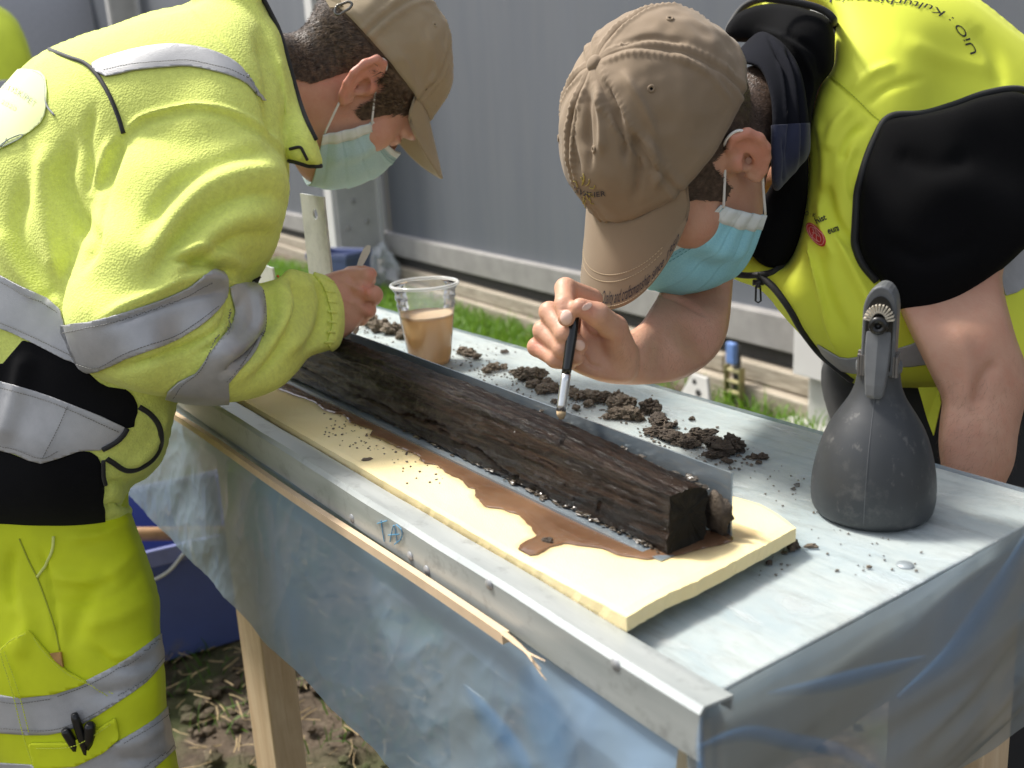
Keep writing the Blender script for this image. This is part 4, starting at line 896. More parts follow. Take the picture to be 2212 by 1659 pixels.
def text_on(bvh, txt, path, size, mat, name, parent, off=.0008, spacing=1., bold=0., shear=0., aspect=1.):
    """lettering laid along a picture path on a surface; size = letter height over path length"""
    V, F = text2d(txt, spacing, bold, shear)
    if not len(V): return None
    c = catmull(path, 200) if len(path) > 2 else np.linspace(path[0], path[1], 200); L = np.concatenate([[0], np.cumsum(np.linalg.norm(np.diff(c, axis=0), axis=1))])
    tg = np.gradient(c, axis=0); tg /= np.linalg.norm(tg, axis=1)[:, None]; out = []; ok = []
    hmax = V[:, 1].max()
    for a, b in V:
        t = a*L[-1]; p = np.array([np.interp(t, L, c[:, 0]), np.interp(t, L, c[:, 1])]); i = min(int(a*199), 199); nrm = np.array([tg[i][1], -tg[i][0]])
        p = p+nrm*(b/hmax*size); q = hit(bvh, p[0], p[1], off); ok.append(q is not None); out.append(q if q is not None else (0, 0, 0))
    F = [f_ for f_ in F if all(ok[i] for i in f_)]
    F = [f_ for f_ in F if max(np.linalg.norm(np.array(out[f_[i]])-np.array(out[f_[i-1]])) for i in range(3)) < .02]
    if not F: return None
    us = sorted({i for f_ in F for i in f_}); im = {i: k for k, i in enumerate(us)}
    return mesh(name, [out[i] for i in us], [[im[i] for i in f_] for f_ in F], mat, parent)
def zc_(sx, ox, oy):
    return lambda L: [(ox+a*sx, oy+b*sx) for a, b in L]
Z1 = zc_(.358, 0, 0); Z5 = zc_(.3906, 0, 504); Z6 = zc_(.349, 0, 1080); ZA = zc_(.2604, 612, 396); ZH = zc_(.3038, 1080, 504); ZC3 = zc_(.4124, 1080, 0); ZV = zc_(.3905, 1512, 0); ZB = zc_(.4339, 1584, 504)

# ------------------------------------------------------------------ cloth and skin materials
def fleece(name, c):
    x = N(name); v = x.voro(400); f = x.noise(170, 5, .7); f3 = x.noise(7, 3)
    c = np.array(c); col = x.ramp(f, [(.3, c*.86), (.7, np.clip(c*1.06, 0, 1))])
    x.col(col).set(Roughness=.9, Sheen_Weight=.18, Sheen_Roughness=.5, Sheen_Tint=(.9, 1., .6)); x.bump(v, .32, .0018).bump(f, .12, .0014); return x.m
def cloth(name, c, var=.08, sheen=.1, wv=900, rough=.8, bs=.12):
    x = N(name); f = x.noise(14, 5); v = x.noise(wv, 2, .5); c = np.array(c)
    x.col(x.ramp(f, [(.3, c*(1-var)), (.7, np.clip(c*(1+var), 0, 1))])).set(Roughness=rough, Sheen_Weight=sheen); x.bump(v, bs, .001); return x.m
def skin(name, c, red=.5):
    x = N(name); f = x.noise(18, 5, .6); f2 = x.noise(300, 4, .6); f3 = x.noise(60, 5, .7); c = np.array(c)
    a = x.ramp(f, [(.3, c*np.array([.92, .82, .80])), (.7, np.clip(c*np.array([1.05, 1.08, 1.08]), 0, 1))])
    a = x.mix(x.ramp(f3, [(.5, 0.), (.75, .35)]), a, c*np.array([.95, .66, .62])); at = x.n('ShaderNodeAttribute'); at.attribute_name = 'flush'; a = x.mix(at.outputs['Fac'], a, np.array([.72, .21, .15]))  # red tint: ruddy knuckles, plus light through the ears painted as colour
    dt = x.noise(42, 8, .75); a = x.mix(x.ramp(dt, [(.58, 0.), (.78, .4)]), a, c*np.array([.55, .50, .48])); x.col(a).set(Roughness=.48, Subsurface_Weight=.14, Subsurface_Radius=(.010, .004, .002), Specular_IOR_Level=.4).bump(f2, .30, .0012).bump(x.voro(420), .12, .0012); return x.m
FLE = fleece('yellow fleece', (.76, .83, .19)); VESTM = cloth('yellow vest cloth', (.78, .84, .06), .05, .05, 1500, .7); TROM = cloth('yellow trouser cloth', (.60, .67, .006), .12, .03, 900, .75)
x = N('reflective tape'); f = x.noise(14, 7, .65); x.col(x.ramp(f, [(.25, (.31, .31, .315)), (.5, (.42, .42, .425)), (.75, (.50, .50, .50))])).set(Roughness=.42, Metallic=.2).bump(x.voro(900), .2, .0006).bump(x.noise(60, 5, .6), .12, .002); TAPE = x.m
BLKF = cloth('black fleece', (.0065, .0065, .0075), .2, .03, 500, .95, .2); BLKC = cloth('black shirt cloth', (.0035, .0035, .004), .15, .0, 700, 1.); BLKC.node_tree.nodes['Principled BSDF'].inputs['Specular IOR Level'].default_value = .12; BLKF.node_tree.nodes['Principled BSDF'].inputs['Specular IOR Level'].default_value = .1; TRIM = cloth('black trim', (.012, .012, .012), .1, .1, 1200, .7)
NAVY = cloth('navy gaiter', (.010, .014, .040), .2, .12, 500, .85, .2); TAN = cloth('tan cap cotton', (.24, .174, .110), .07, .12, 1600, .85, .15); TANL = cloth('sandy cap cotton', (.36, .28, .175), .07, .12, 1600, .85, .15); TANU = cloth('brown visor lining', (.13, .085, .05), .07, .05, 1200)
x = N('blue mask fabric'); f = x.noise(600, 3); x.col(x.ramp(f, [(.3, (.27, .60, .70)), (.7, (.34, .68, .76))])).set(Roughness=.8, Subsurface_Weight=.15, Subsurface_Radius=(.01, .01, .01)).bump(f, .1, .0006); MASK = x.m
x = N('pale mask fabric'); f = x.noise(600, 3); x.col(x.ramp(f, [(.3, (.40, .58, .60)), (.7, (.48, .66, .67))])).set(Roughness=.8, Subsurface_Weight=.15, Subsurface_Radius=(.01, .01, .01)).bump(f, .1, .0006); MASK2 = x.m
MASKW = cloth('white mask edge', (.70, .74, .72), .04, .1, 900); LOOP = cloth('white elastic', (.74, .72, .68), .05, .1, 2000); TEAL = simple('mask dots', (.10, .38, .44), .7)
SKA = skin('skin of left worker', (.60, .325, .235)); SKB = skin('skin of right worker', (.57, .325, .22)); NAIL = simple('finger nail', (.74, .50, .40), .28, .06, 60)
STY = simple('yellow thread', (.55, .62, .05), .7); STD = simple('grey thread', (.16, .16, .15), .7); STT = simple('tan thread', (.42, .32, .20), .7); STB = simple('dark thread', (.10, .08, .06), .7); NVT = simple('navy thread', (.012, .011, .03), .6); GOLD = simple('gold thread', (.38, .30, .07), .5)

def set_flush_glow(o, vals):
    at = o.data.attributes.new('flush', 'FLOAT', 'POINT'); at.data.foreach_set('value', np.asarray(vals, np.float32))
# ------------------------------------------------------------------ heads, caps, masks (local axes: x = own left, y = forward, z = up)
class Pose:
    def __init__(s, c, fw, u):
        s.c = np.asarray(c, float); u = np.asarray(u, float); u /= np.linalg.norm(u); fw = np.asarray(fw, float); fw = fw-u*(fw@u); fw /= np.linalg.norm(fw)
        sd_ = np.cross(fw, u)                       # camera axes are right/down/forward (right-handed)
        s.R = np.stack([RW@(-sd_), RW@fw, RW@u])
        if np.linalg.det(s.R) < 0: s.R[0] *= -1
    def w(s, L): return s.c+np.asarray(L, float) @ s.R
    def l(s, W): return (np.asarray(W, float)-s.c) @ s.R.T
    def tilt(s, a, off=(0, 0, 0)):                   # lean the cap forward
        q = Pose.__new__(Pose); ca, sa = math.cos(a), math.sin(a); q.R = np.array([[1, 0, 0], [0, ca, -sa], [0, sa, ca]]) @ s.R; q.c = s.w(off); return q
def ear_pts(sx, L, sc=1., out=.5):
    o = np.array([.0735, -.008, -.006]); eu = np.array([.10, -.20, .97]); eu /= np.linalg.norm(eu); eb = np.array([out, -.85, -.12]); eb -= eu*(eb@eu); eb /= np.linalg.norm(eb)
    return [tuple(((o+(eb*a+eu*b)*sc)*np.array([sx, 1, 1])).tolist())+(r,) for a, b, r in L]
def make_head(pose, neck_w, nr=.060, sc=1., out=.5, flat=1.):
    st = .0024; v = Vol(np.arange(-.125, .126, st), np.arange(-.17, .145, st), np.arange(-.20, .15, st), False); v.Y = np.where(v.Y > 0, v.Y/flat, v.Y); X, Y, Z = v.X, v.Y, v.Z
    v.F = sd_ell(X, Y, Z, (0, -.012, .042), (.0765, .098, .088))
    v.ell((0, .032, -.028), (.064, .064, .086), .03).ell((0, .042, -.075), (.052, .050, .044), .02).ball((0, .080, -.096), .019, .025)
    for sx in (-1, 1):
        v.ball((sx*.046, .060, -.014), .022, .02).ell((sx*.030, .086, .030), (.024, .014, .009), .014)
        v.ell((sx*.033, .108, .006), (.017, .020, .011), .012, None, True).ball((sx*.032, .081, .005), .0125, .003)
        v.ell((sx*.032, .0845, .0095), (.0155, .010, .0045), .003)
    v.chain([(0, .092, .018, .009), (0, .108, -.008, .011), (0, .117, -.026, .0125)], .012)
    for sx in (-1, 1): v.ball((sx*.011, .104, -.030), .0085, .006)
    v.chain([(0, -.028, -.05, nr*.96), tuple(pose.l(neck_w))+(nr,)], .03)
    for sx in (-1, 1):
        o_ = lambda L: ear_pts(sx, L, sc, out)
        v.cone(*[np.array(p[:3]) for p in o_([(.002, .004, 0), (.016, .002, 0)])], .012, .009, .008)
        c = o_([(.014, .002, 0)])[0]; eu = np.array([.10*sx, -.20, .97]); eb = np.array([out*sx, -.85, -.12]); eu /= np.linalg.norm(eu); eb -= eu*(eb@eu); eb /= np.linalg.norm(eb)
        v.ell(c[:3], (.0165*sc, .028*sc, .0042), .003, np.stack([eb, eu, np.cross(eb, eu)]))
        nn_ = np.cross(eb, eu); nn_ = nn_ if nn_[0]*sx > 0 else -nn_
        b = np.array(o_([(.0105, -.003, 0)])[0][:3])+nn_*.004; v.ell(b, (.0088, .0125, .0085), .0025, np.stack([eb, eu, nn_]), True)
        b = np.array(o_([(.019, .012, 0)])[0][:3])+nn_*.0055; v.ell(b, (.0068, .0145, .0052), .0025, np.stack([eb, eu, nn_]), True)
        v.chain(o_([(-.001, .010, .0034), (.003, .024, .0042), (.013, .0325, .0048), (.025, .029, .005), (.0315, .015, .0048), (.031, -.001, .0046), (.025, -.014, .0046), (.015, -.025, .0056), (.007, -.029, .0062), (.002, -.022, .0050)]), .0016, .0025)
        v.chain(o_([(.012, .021, .003), (.019, .006, .0036), (.017, -.010, .0036), (.010, -.018, .004)]), .003)
        v.chain(o_([(-.002, -.006, .0045), (.003, -.010, .004)]), .003)
    s = v.mesh(1); s.local = s.V.copy(); l_ = s.V; s.flush = np.clip((np.abs(l_[:, 0])-.077)/.008, 0, 1)*(np.abs(l_[:, 1]+.02) < .06)*(np.abs(l_[:, 2]) < .06)*.32; s.V = pose.w(s.V); return s  # ears tinted red: backlight glowing through them, put into the skin colour
def hair(surf, pose, zlow, lenf, n_, mat, parent, flow, jitter, wd, seed, ymax=.07, cap=None):
    L = surf.local; f = np.minimum(L[:, 2]-np.interp(L[:, 1], zlow[0], zlow[1]), (ymax-L[:, 1])*1.); f = np.minimum(f, .046-cap.l(surf.V)[:, 2]) if cap is not None else f; f = f+np.array([.0030*mnoise.noise(Vector(p)*160.) for p in L])
    ear = np.minimum(np.abs(L[:, 0])-.080, .5); f = np.where((np.abs(L[:, 0]) > .0795) & (L[:, 1] > -.06) & (L[:, 2] < .045), -.01, f)
    V, F = isocut(np.concatenate([surf.V+surf.normals()*.0011, L], 1), surf.F, f)
    F3 = []
    for q in F:
        for k in range(1, len(q)-1): F3.append((q[0], q[k], q[k+1]))
    F3 = np.array(F3); A, B, C = V[F3[:, 0], :3], V[F3[:, 1], :3], V[F3[:, 2], :3]; nr = np.cross(B-A, C-A); ar = np.linalg.norm(nr, axis=1); nr /= ar[:, None]+1e-15
    rg = np.random.default_rng(seed); ok = np.argwhere(cap.l(V[F3[:, 0], :3])[:, 2] < .034).ravel() if cap is not None else np.arange(len(F3)); pr = ar[ok]/ar[ok].sum(); i = rg.choice(ok, n_, p=pr); a, b = rg.random(n_), rg.random(n_); sw = a+b > 1; a[sw], b[sw] = 1-a[sw], 1-b[sw]
    p = V[F3[i, 0]]*(1-a-b)[:, None]+V[F3[i, 1]]*a[:, None]+V[F3[i, 2]]*b[:, None]; base, loc = p[:, :3], p[:, 3:]; n0 = nr[i]
    flip = ((base-pose.c)*n0).sum(1) < 0; n0[flip] *= -1
    cl = np.array([[mnoise.noise(Vector(q)*70.), mnoise.noise(Vector(q)*70.+Vector((9, 0, 0))), mnoise.noise(Vector(q)*70.+Vector((0, 9, 0)))] for q in loc])
    d = flow(loc) @ pose.R; d = d+(cl @ pose.R)*jitter+rg.normal(0, .16, (n_, 3)); d = d-n0*((d*n0).sum(1))[:, None]; d /= np.linalg.norm(d, axis=1)[:, None]+1e-9
    ln = lenf(loc)*rg.uniform(.6, 1.2, n_); lift = rg.uniform(.25, .6, n_)[:, None]
    q1 = base+(d*.55+n0*lift*.5)*ln[:, None]; q2 = base+(d*1.0+n0*lift*.30)*ln[:, None]
    sv = np.cross(d, n0); w_ = wd*rg.uniform(.7, 1.3, n_)[:, None]; VV = np.stack([base-sv*w_, base+sv*w_, q1-sv*w_*.8, q1+sv*w_*.8, q2], 1).reshape(-1, 3)
    k = np.arange(n_)[:, None]*5+len(V); FF = np.concatenate([k+[0, 1, 3], k+[0, 3, 2], k+[2, 3, 4]]).tolist()
    return mesh('hair', np.concatenate([V[:, :3], VV]), F+FF, mat, parent, False)
def hairmat(name, a, b):
    x = N(name); f = x.noise(160, 3, .6, (1, 1, 1)); x.col(x.ramp(f, [(.3, a), (.55, [(u+v)/2 for u, v in zip(a, b)]), (.75, b)])).set(Roughness=.45, Specular_IOR_Level=.35); return x.m

def make_cap(pose, mat, parent, strokes_, a=.0845, b=.105, y0=-.008, ztop=.142, zr0=.036, L=.070, drop=.36, arch=3.0, seed=0., tag_=''):
    cp = parent; nth, nv = 240, 64; p = 2.35
    th = np.linspace(0, 2*np.pi, nth, endpoint=False); al = np.linspace(0, 1, nv)**1.0*np.pi/2; Vt = []
    for i, t in enumerate(th):
        for j, q in enumerate(al):
            r = math.cos(q)**(2/p); h = math.sin(q)**(2/p) if q > 0 else 0.
            zr = zr0+.010*math.cos(t); x_, y_ = a*r*math.sin(t), b*r*math.cos(t)+y0-.010*h; z_ = zr+(ztop-zr)*h
            sdist = abs(((math.degrees(t)+30) % 60)-30)/57.3*a*r; e = min(1, r*3)
            g = (-.0016*math.exp(-(sdist/.0012)**2)+.0017*math.exp(-((sdist-.0055)/.0026)**2))*e
            g += .0008*math.sin(q*95+3*math.sin(t*3))*math.exp(-((sdist-.006)/.0035)**2)*e
            nz = Vector((x_*1.0+seed, y_, z_)); g += .0042*mnoise.noise(nz*22)*min(1, r*2)+.0014*mnoise.noise(nz*70)
            if q < .12: g += .0012*math.exp(-((q-.05)/.02)**2)
            k = 1+g/max(.02, math.hypot(x_, y_-y0, z_-zr0)); Vt.append((x_*k, (y_-y0)*k+y0, (z_-zr0)*k+zr0))
    loc = np.array(Vt); s = Surf(pose.w(loc), np.array([f_ for f_ in grid_faces(nth, nv)]+[[(nth-1)*nv+j, j, j+1, (nth-1)*nv+j+1] for j in range(nv-1)])); s.strokes(strokes_)
    o = s.obj('crown', mat, cp); solid(o, .0018, -1)
    # button
    bt = np.array([0, y0-.010, ztop]); MB().add(pose.w(np.array([bt+np.array([.0085*math.cos(t)*r, .0085*math.sin(t)*r, .0055*math.sqrt(max(0, 1-r*r))-.001]) for r in np.linspace(0, 1, 7) for t in np.linspace(0, 6.283, 21)[:-1]])), grid_faces(7, 20, True)).build('button', mat, cp, True)
    # eyelets
    def surf_at(t, q):
        i = t/(2*np.pi)*nth % nth; j = q/(np.pi/2)*(nv-1); i0, j0 = int(i) % nth, int(j); P0 = s.V[i0*nv+j0]; N_ = s._n[i0*nv+j0]; return P0, N_
    s._n = s.normals(); out_ = s._n if ((s.V-pose.w((0, 0, .05)))*s._n).sum() > 0 else -s._n; s._n = out_
    for t in (30, 90, 150, 210, 270, 330):
        P0, N_ = surf_at(math.radians(t), math.radians(47)); u_ = np.cross(N_, [0.3, .2, .9]); u_ /= np.linalg.norm(u_); w_ = np.cross(N_, u_); ax = np.stack([u_, w_, N_])
        rg_ = [(.0012, -.0006), (.0014, .0007), (.0026, .0013), (.0036, .0007), (.0038, -.0004)]; MB().lathe(rg_, P0, 18, ax).build('eyelet', mat, cp, True)
        MB().lathe([(0, .0003), (.0014, .0003)], P0, 14, ax).build('eyelet_hole', BLKC, cp, True)
    # visor
    nph, nt_ = 90, 26; vis = []
    for lay in (0,):
        for i, ph in enumerate(np.linspace(-64, 64, nph)):
            pr_ = math.radians(ph); ext = L*max(0., 1-abs(ph/64.)**3.6)**.62*(1-.10*abs(ph/64.)**2)
            for t in np.linspace(0, 1, nt_):
                x_ = a*.985*math.sin(pr_)*(1+.02*t); y_ = b*.985*math.cos(pr_)+y0+ext*t; z_ = zr0+.010*math.cos(pr_)-.0005-drop*ext*t*(.8+.2*t)-arch*x_*x_*min(1, t*1.6)*min(1., ext/.02)
                vis.append((x_, y_, z_))
    vl = np.array(vis); vs = Surf(pose.w(vl), np.array(grid_faces(nph, nt_)))
    me = vs.obj('visor', mat, cp); solid(me, .0034, 0); me.data.materials.append(mat); vs.grid = (nph, nt_); vs.loc = vl
    sweat = [(a*.955*math.sin(t), b*.955*math.cos(t)+y0, zr0+.010*math.cos(t)+dz) for dz in (-.002, .018) for t in np.linspace(0, 2*np.pi, 80, endpoint=False)]
    mesh('sweat_band', pose.w(np.array(sweat)), grid_faces(2, 80, True), TANU, cp, True)
    return s, vs
def make_mask(pose, mat, parent, mirror=1, pleat=.0016, dots=True, flat=1.):
    rows = [[(-.070, .033, -.014), (-.052, .074, -.010), (-.030, .101, .000), (-.012, .118, .010), (0, .122, .013)],
            [(-.073, .030, -.030), (-.057, .078, -.030), (-.034, .112, -.026), (-.014, .130, -.020), (0, .135, -.018)],
            [(-.073, .026, -.048), (-.058, .077, -.054), (-.036, .113, -.056), (-.015, .130, -.055), (0, .134, -.055)],
            [(-.071, .022, -.064), (-.056, .070, -.078), (-.036, .102, -.088), (-.015, .117, -.090), (0, .121, -.091)],
            [(-.067, .018, -.078), (-.052, .058, -.100), (-.034, .082, -.113), (-.014, .093, -.118), (0, .096, -.119)]]
    rows = [[(a_, b_*(flat if b_ > .05 else 1.), c_) for a_, b_, c_ in r] for r in rows]; nu, nv = 72, 60; R_ = []
    for r in rows: full = np.array(r+[(-x_, y_, z_) for x_, y_, z_ in r[-2::-1]]); R_.append(catmull(full, nu))
    R_ = np.array(R_); G_ = np.stack([catmull(R_[:, i], nv) for i in range(nu)]); cen = np.array([0, .02, -.05]); d = G_-cen; d /= np.linalg.norm(d, axis=2)[..., None]
    vv = np.linspace(0, 1, nv)[None, :, None]; uu = np.linspace(-1, 1, nu)[:, None, None]
    saw = lambda t: (np.mod(t, 1.))
    pl_ = pleat*(saw(vv*4.2+.3)-.5)*np.clip(np.minimum(vv, 1-vv)*8-.5, 0, 1)+.0012*np.sin(vv*23+uu*4)*np.abs(uu)**2*1.4
    fold = .006*np.exp(-((np.abs(uu)-.80)/.06)**2)*np.sin(np.pi*vv)-.010*np.exp(-((np.abs(uu)-.66)/.06)**2)*np.exp(-((vv-.42)/.22)**2)*.5
    G_ = G_+d*(pl_+fold); s = Surf(pose.w(G_.reshape(-1, 3)), np.array(grid_faces(nu, nv))); o = s.obj('mask', mat, parent); solid(o, .0009, 0)
    e = G_+d*.0007
    def strip_(us, vs, m_, nm): 
        sub = e[us[0]:us[1], vs[0]:vs[1]]; q = mesh(nm, pose.w(sub.reshape(-1, 3)), grid_faces(sub.shape[0], sub.shape[1]), m_, o, True); return solid(q, .0005, 0)
    strip_((0, nu), (0, 5), MASKW, 'top_band'); strip_((0, 4), (5, nv), MASKW, 'side_band'); strip_((nu-4, nu), (5, nv), MASKW, 'side_band')
    m_ = MB()
    for vrow in (6, 8):
        for i in range(3, nu-3, 1):
            a_ = e[i, vrow]+d[i, vrow]*.0004; b_ = e[i, vrow]*.45+e[i+1, vrow]*.55+d[i, vrow]*.0004; m_.tube(pose.w(np.array([a_, (a_+b_)/2, b_])), .00035, 4, False)
    m_.build('weld_dots', TEAL, o); s.G = e
    return o, s
def ear_loop(pose, sx, parent, top, bot, sc=1., out=.5, pts=None):
    p = pts or (ear_pts(sx, [(-.006, .014, 0), (.004, .033, 0), (.020, .035, 0), (.028, .012, 0), (.024, -.012, 0), (.012, -.030, 0)], sc, out))
    c = [top]+[q[:3] for q in p]+[bot]; c = np.array(c, float); 
    return MB().tube(pose.w(catmull(c, 60)), .0014, 7).build('ear_loop', LOOP, parent, True)

def text_grid(vs, txt, s0, s1, t0, t1, mat, name, parent, off, nph=90, nt_=26, **k):
    """lettering along the visor: s runs over the angle, t over the depth of the visor"""
    V, F = text2d(txt, **k); G_ = vs.V.reshape(nph, nt_, 3); N_ = vs.normals().reshape(nph, nt_, 3); h = V[:, 1].max(); out = []
    sg = 1 if ((CAM0-G_[45, 13])@N_[45, 13]) > 0 else -1
    for a, b in V:
        i = (s0+(s1-s0)*a)*(nph-1); j = (t0+(t1-t0)*b/h)*(nt_-1); i0, j0 = int(min(max(i, 0), nph-2)), int(min(max(j, 0), nt_-2)); u, v_ = i-i0, j-j0
        p = G_[i0, j0]*(1-u)*(1-v_)+G_[i0+1, j0]*u*(1-v_)+G_[i0, j0+1]*(1-u)*v_+G_[i0+1, j0+1]*u*v_; out.append(p+sg*N_[i0, j0]*off)
    return mesh(name, out, F, mat, parent)
def stitch_grid(vs, s0, s1, t, mat, parent, off, nph=90, nt_=26, n_=60):
    G_ = vs.V.reshape(nph, nt_, 3); N_ = vs.normals().reshape(nph, nt_, 3); sg = 1 if ((CAM0-G_[45, 13])@N_[45, 13]) > 0 else -1; m_ = MB()
    def at(s): i = s*(nph-1); i0 = int(min(max(i, 0), nph-2)); j = int(t*(nt_-1)); u = i-i0; return G_[i0, j]*(1-u)+G_[i0+1, j]*u+sg*N_[i0, j]*off
    for k in range(n_):
        a = s0+(s1-s0)*k/n_; b = s0+(s1-s0)*(k+.62)/n_; m_.tube([at(a), at((a+b)/2), at(b)], .0004, 4)
    return m_.build('stitching', mat, parent)
# ================================================================== left worker: yellow fleece jacket
pl_base = P(120, 1000, 1.17); pl_base[2] = 0
PL = tag(empty('person', pl_base), 'worker in yellow fleece jacket and hi-vis trousers, sandy cap and mask, bending over the log', 'person')
TORSO = [(-330, 1140), (-350, 820), (-310, 560), (-200, 370), (-90, 268), (0, 200), (50, 147), (102, 107), (160, 84), (229, 61), (319, 30), (397, 12), (470, -20), (560, 30), (605, 160), (619, 270), (623, 358), (621, 412), (612, 465), (590, 540), (530, 640), (450, 760), (395, 840), (374, 905), (352, 985), (322, 1026), (288, 1046), (272, 1076), (284, 1104), (264, 1132), (222, 1146), (150, 1152), (0, 1158), (-180, 1162)]
ARM = [(255, 330), (290, 280), (350, 250), (420, 236), (500, 246), (565, 285), (607, 345), (623, 405), (613, 465), (596, 525), (566, 570), (528, 590), (538, 612), (570, 606), (601, 598), (625, 579), (664, 588), (711, 606), (734, 645), (741, 691), (738, 727), (723, 754), (672, 773), (645, 805), (609, 834), (547, 856), (492, 869), (422, 870), (359, 858), (297, 848), (234, 829), (195, 809), (174, 790), (146, 720), (133, 660), (152, 582), (178, 504), (212, 410)]
COLLAR = [(395, -70), (560, -70), (572, 10), (609, 72), (630, 150), (645, 208), (664, 258), (684, 305), (696, 358), (665, 356), (622, 345), (596, 300), (556, 215), (500, 120), (440, 40)]
v = Vol(np.arange(-380, 780, 6.), np.arange(-90, 1200, 6.), np.arange(.82, 1.46, .0065))
v.F = v.inflate(TORSO, [(-100, 900, 1.19), (200, 1000, 1.17), (0, 300, 1.20), (300, 150, 1.18), (500, 300, 1.17), (450, 650, 1.18)], 1.25, .175, op='f')
v.add(v.inflate(ARM, [(420, 270, 1.075), (500, 400, 1.06), (300, 400, 1.045), (230, 560, 1.005), (200, 720, .985), (280, 800, .985), (450, 760, 1.03), (590, 700, 1.11), (720, 680, 1.20)], .68, .105, op='f'), .006)
v.add(v.inflate(COLLAR, [(480, 0, 1.15), (600, 200, 1.135), (680, 330, 1.11)], .80, .10, op='f'), .010)
jk = v.mesh(1)
jk.strokes([([(600, 325), (520, 332), (430, 366), (360, 425), (308, 500)], 19, -0.0074), ([(612, 372), (530, 372), (440, 408), (372, 478), (312, 560)], 21, 0.0063), ([(616, 430), (540, 420), (452, 458), (385, 525), (330, 600)], 18, -0.0084), ([(607, 470), (530, 470), (455, 508), (395, 570), (345, 620)], 19, 0.0063), ([(598, 510), (520, 512), (455, 545), (390, 590)], 13, -0.0074),
    ([(520, 598), (470, 577), (420, 560), (372, 566)], 9, -0.0116), ([(528, 575), (480, 548), (420, 538), (360, 560)], 13, 0.0063), ([(500, 606), (440, 596), (380, 612), (300, 650), (215, 690)], 13, 0.0074), ([(490, 628), (420, 640), (330, 668), (240, 700)], 11, -0.0042),
    ([(505, 610), (500, 660), (480, 700), (420, 740), (330, 775), (250, 800)], 9, -0.0084), ([(545, 625), (560, 680), (540, 730), (480, 775)], 13, 0.0063), ([(520, 640), (512, 690), (480, 730), (420, 770)], 9, -0.0074), ([(575, 612), (592, 650), (580, 700), (530, 760), (480, 800)], 10, -0.0084), ([(600, 604), (622, 650), (606, 710), (560, 770), (500, 830)], 13, 0.0063), ([(633, 600), (645, 650), (632, 700), (590, 770), (545, 820)], 9, -0.0074), ([(655, 596), (672, 650), (662, 710), (620, 770)], 13, 0.0063), ([(680, 602), (696, 650), (690, 710), (660, 760)], 8, -0.0053),
    ([(268, 283), (308, 251), (387, 229), (451, 229), (519, 247), (580, 286), (616, 329)], 6, 0.0044), ([(272, 300), (312, 264), (387, 243), (451, 242), (512, 260), (572, 299)], 8, -0.0037), ([(268, 290), (248, 340), (228, 400), (212, 470), (196, 540)], 10, -0.0074), ([(240, 300), (225, 350), (205, 400), (203, 440)], 11, 0.0063),
    ([(205, 230), (190, 300), (200, 370), (195, 430)], 11, -0.0063), ([(160, 300), (140, 380), (160, 450), (190, 520), (160, 590)], 19, -0.0116), ([(110, 310), (95, 420), (110, 520), (130, 600)], 24, 0.0105), ([(60, 380), (40, 500), (80, 600), (120, 650)], 21, -0.0094), ([(-10, 500), (40, 580), (100, 650)], 19, 0.0074),
    ([(560, 80), (580, 160), (585, 240), (590, 300)], 13, -0.0074), ([(600, 120), (612, 190), (618, 260)], 10, 0.0053), ([(405, 5), (460, 60), (520, 140), (565, 220), (590, 290)], 6, -0.0037),
    ([(285, 1046), (240, 1050), (225, 1070)], 9, -0.0084), ([(288, 1086), (255, 1092), (228, 1100)], 8, -0.0094), ([(60, 760), (40, 850), (10, 960)], 21, 0.0063), ([(360, 880), (330, 960), (280, 1010)], 11, 0.0063)])
jk.rough(.0035, 9, 2, 3.)
jb = jk.bvh(); JK = jk.obj('jacket', FLE, PL)
# black panels and reflective bands
jk.patch('black_panel', Z5([(-900, 640), (-200, 700), (20, 720), (130, 592), (300, 665), (440, 728), (520, 800), (600, 850), (705, 865), (760, 950), (745, 1030), (700, 1078), (390, 942), (0, 817), (-200, 760), (-900, 720)]), BLKF, JK, .0015, .002, 2)
jk.patch('black_panel', Z5([(-900, 1060), (-200, 1140), (0, 1195), (235, 1270), (440, 1203), (540, 1235), (575, 1340), (568, 1480), (582, 1590), (520, 1640), (400, 1660), (200, 1690), (0, 1700), (-900, 1760)]), BLKF, JK, .0015, .002, 2)
BANDS = [Z1([(555, 395), (700, 335), (880, 290), (1050, 272), (1200, 290), (1330, 330), (1420, 385), (1500, 470), (1595, 610), (1560, 592), (1490, 512), (1400, 466), (1300, 436), (1150, 406), (1000, 411), (800, 432), (640, 467)]),
    Z5([(340, 512), (500, 490), (700, 430), (900, 360), (1050, 290), (1130, 230), (1215, 205), (1252, 260), (1243, 350), (1200, 430), (1100, 520), (900, 620), (700, 690), (550, 757), (440, 745), (370, 610)]),
    Z5([(1262, 300), (1330, 281), (1420, 288), (1455, 350), (1462, 480), (1442, 600), (1380, 700), (1262, 822), (1268, 960), (1150, 970), (915, 920), (980, 820), (1080, 772), (1150, 682), (1248, 560), (1295, 430)]),
    Z5([(-900, 0), (-200, 130), (0, 230), (180, 322), (340, 422), (372, 560), (440, 725), (250, 640), (70, 550), (0, 525), (-200, 430), (-900, 300)]),
    Z5([(-900, 690), (-200, 750), (0, 815), (200, 872), (390, 942), (700, 1076), (642, 1140), (560, 1195), (440, 1202), (235, 1270), (100, 1222), (0, 1195), (-200, 1140), (-900, 1060)])]
for i, bnd in enumerate(BANDS):
    if i in (1, 2): jk.patch('reflective_band', bnd, TAPE, JK, .0030, .002, 2, extra=lambda V: (1.125-depth(V))*2000.)
    else: jk.patch('reflective_band', bnd, TAPE, JK, .0030, .002, 2, near=True)
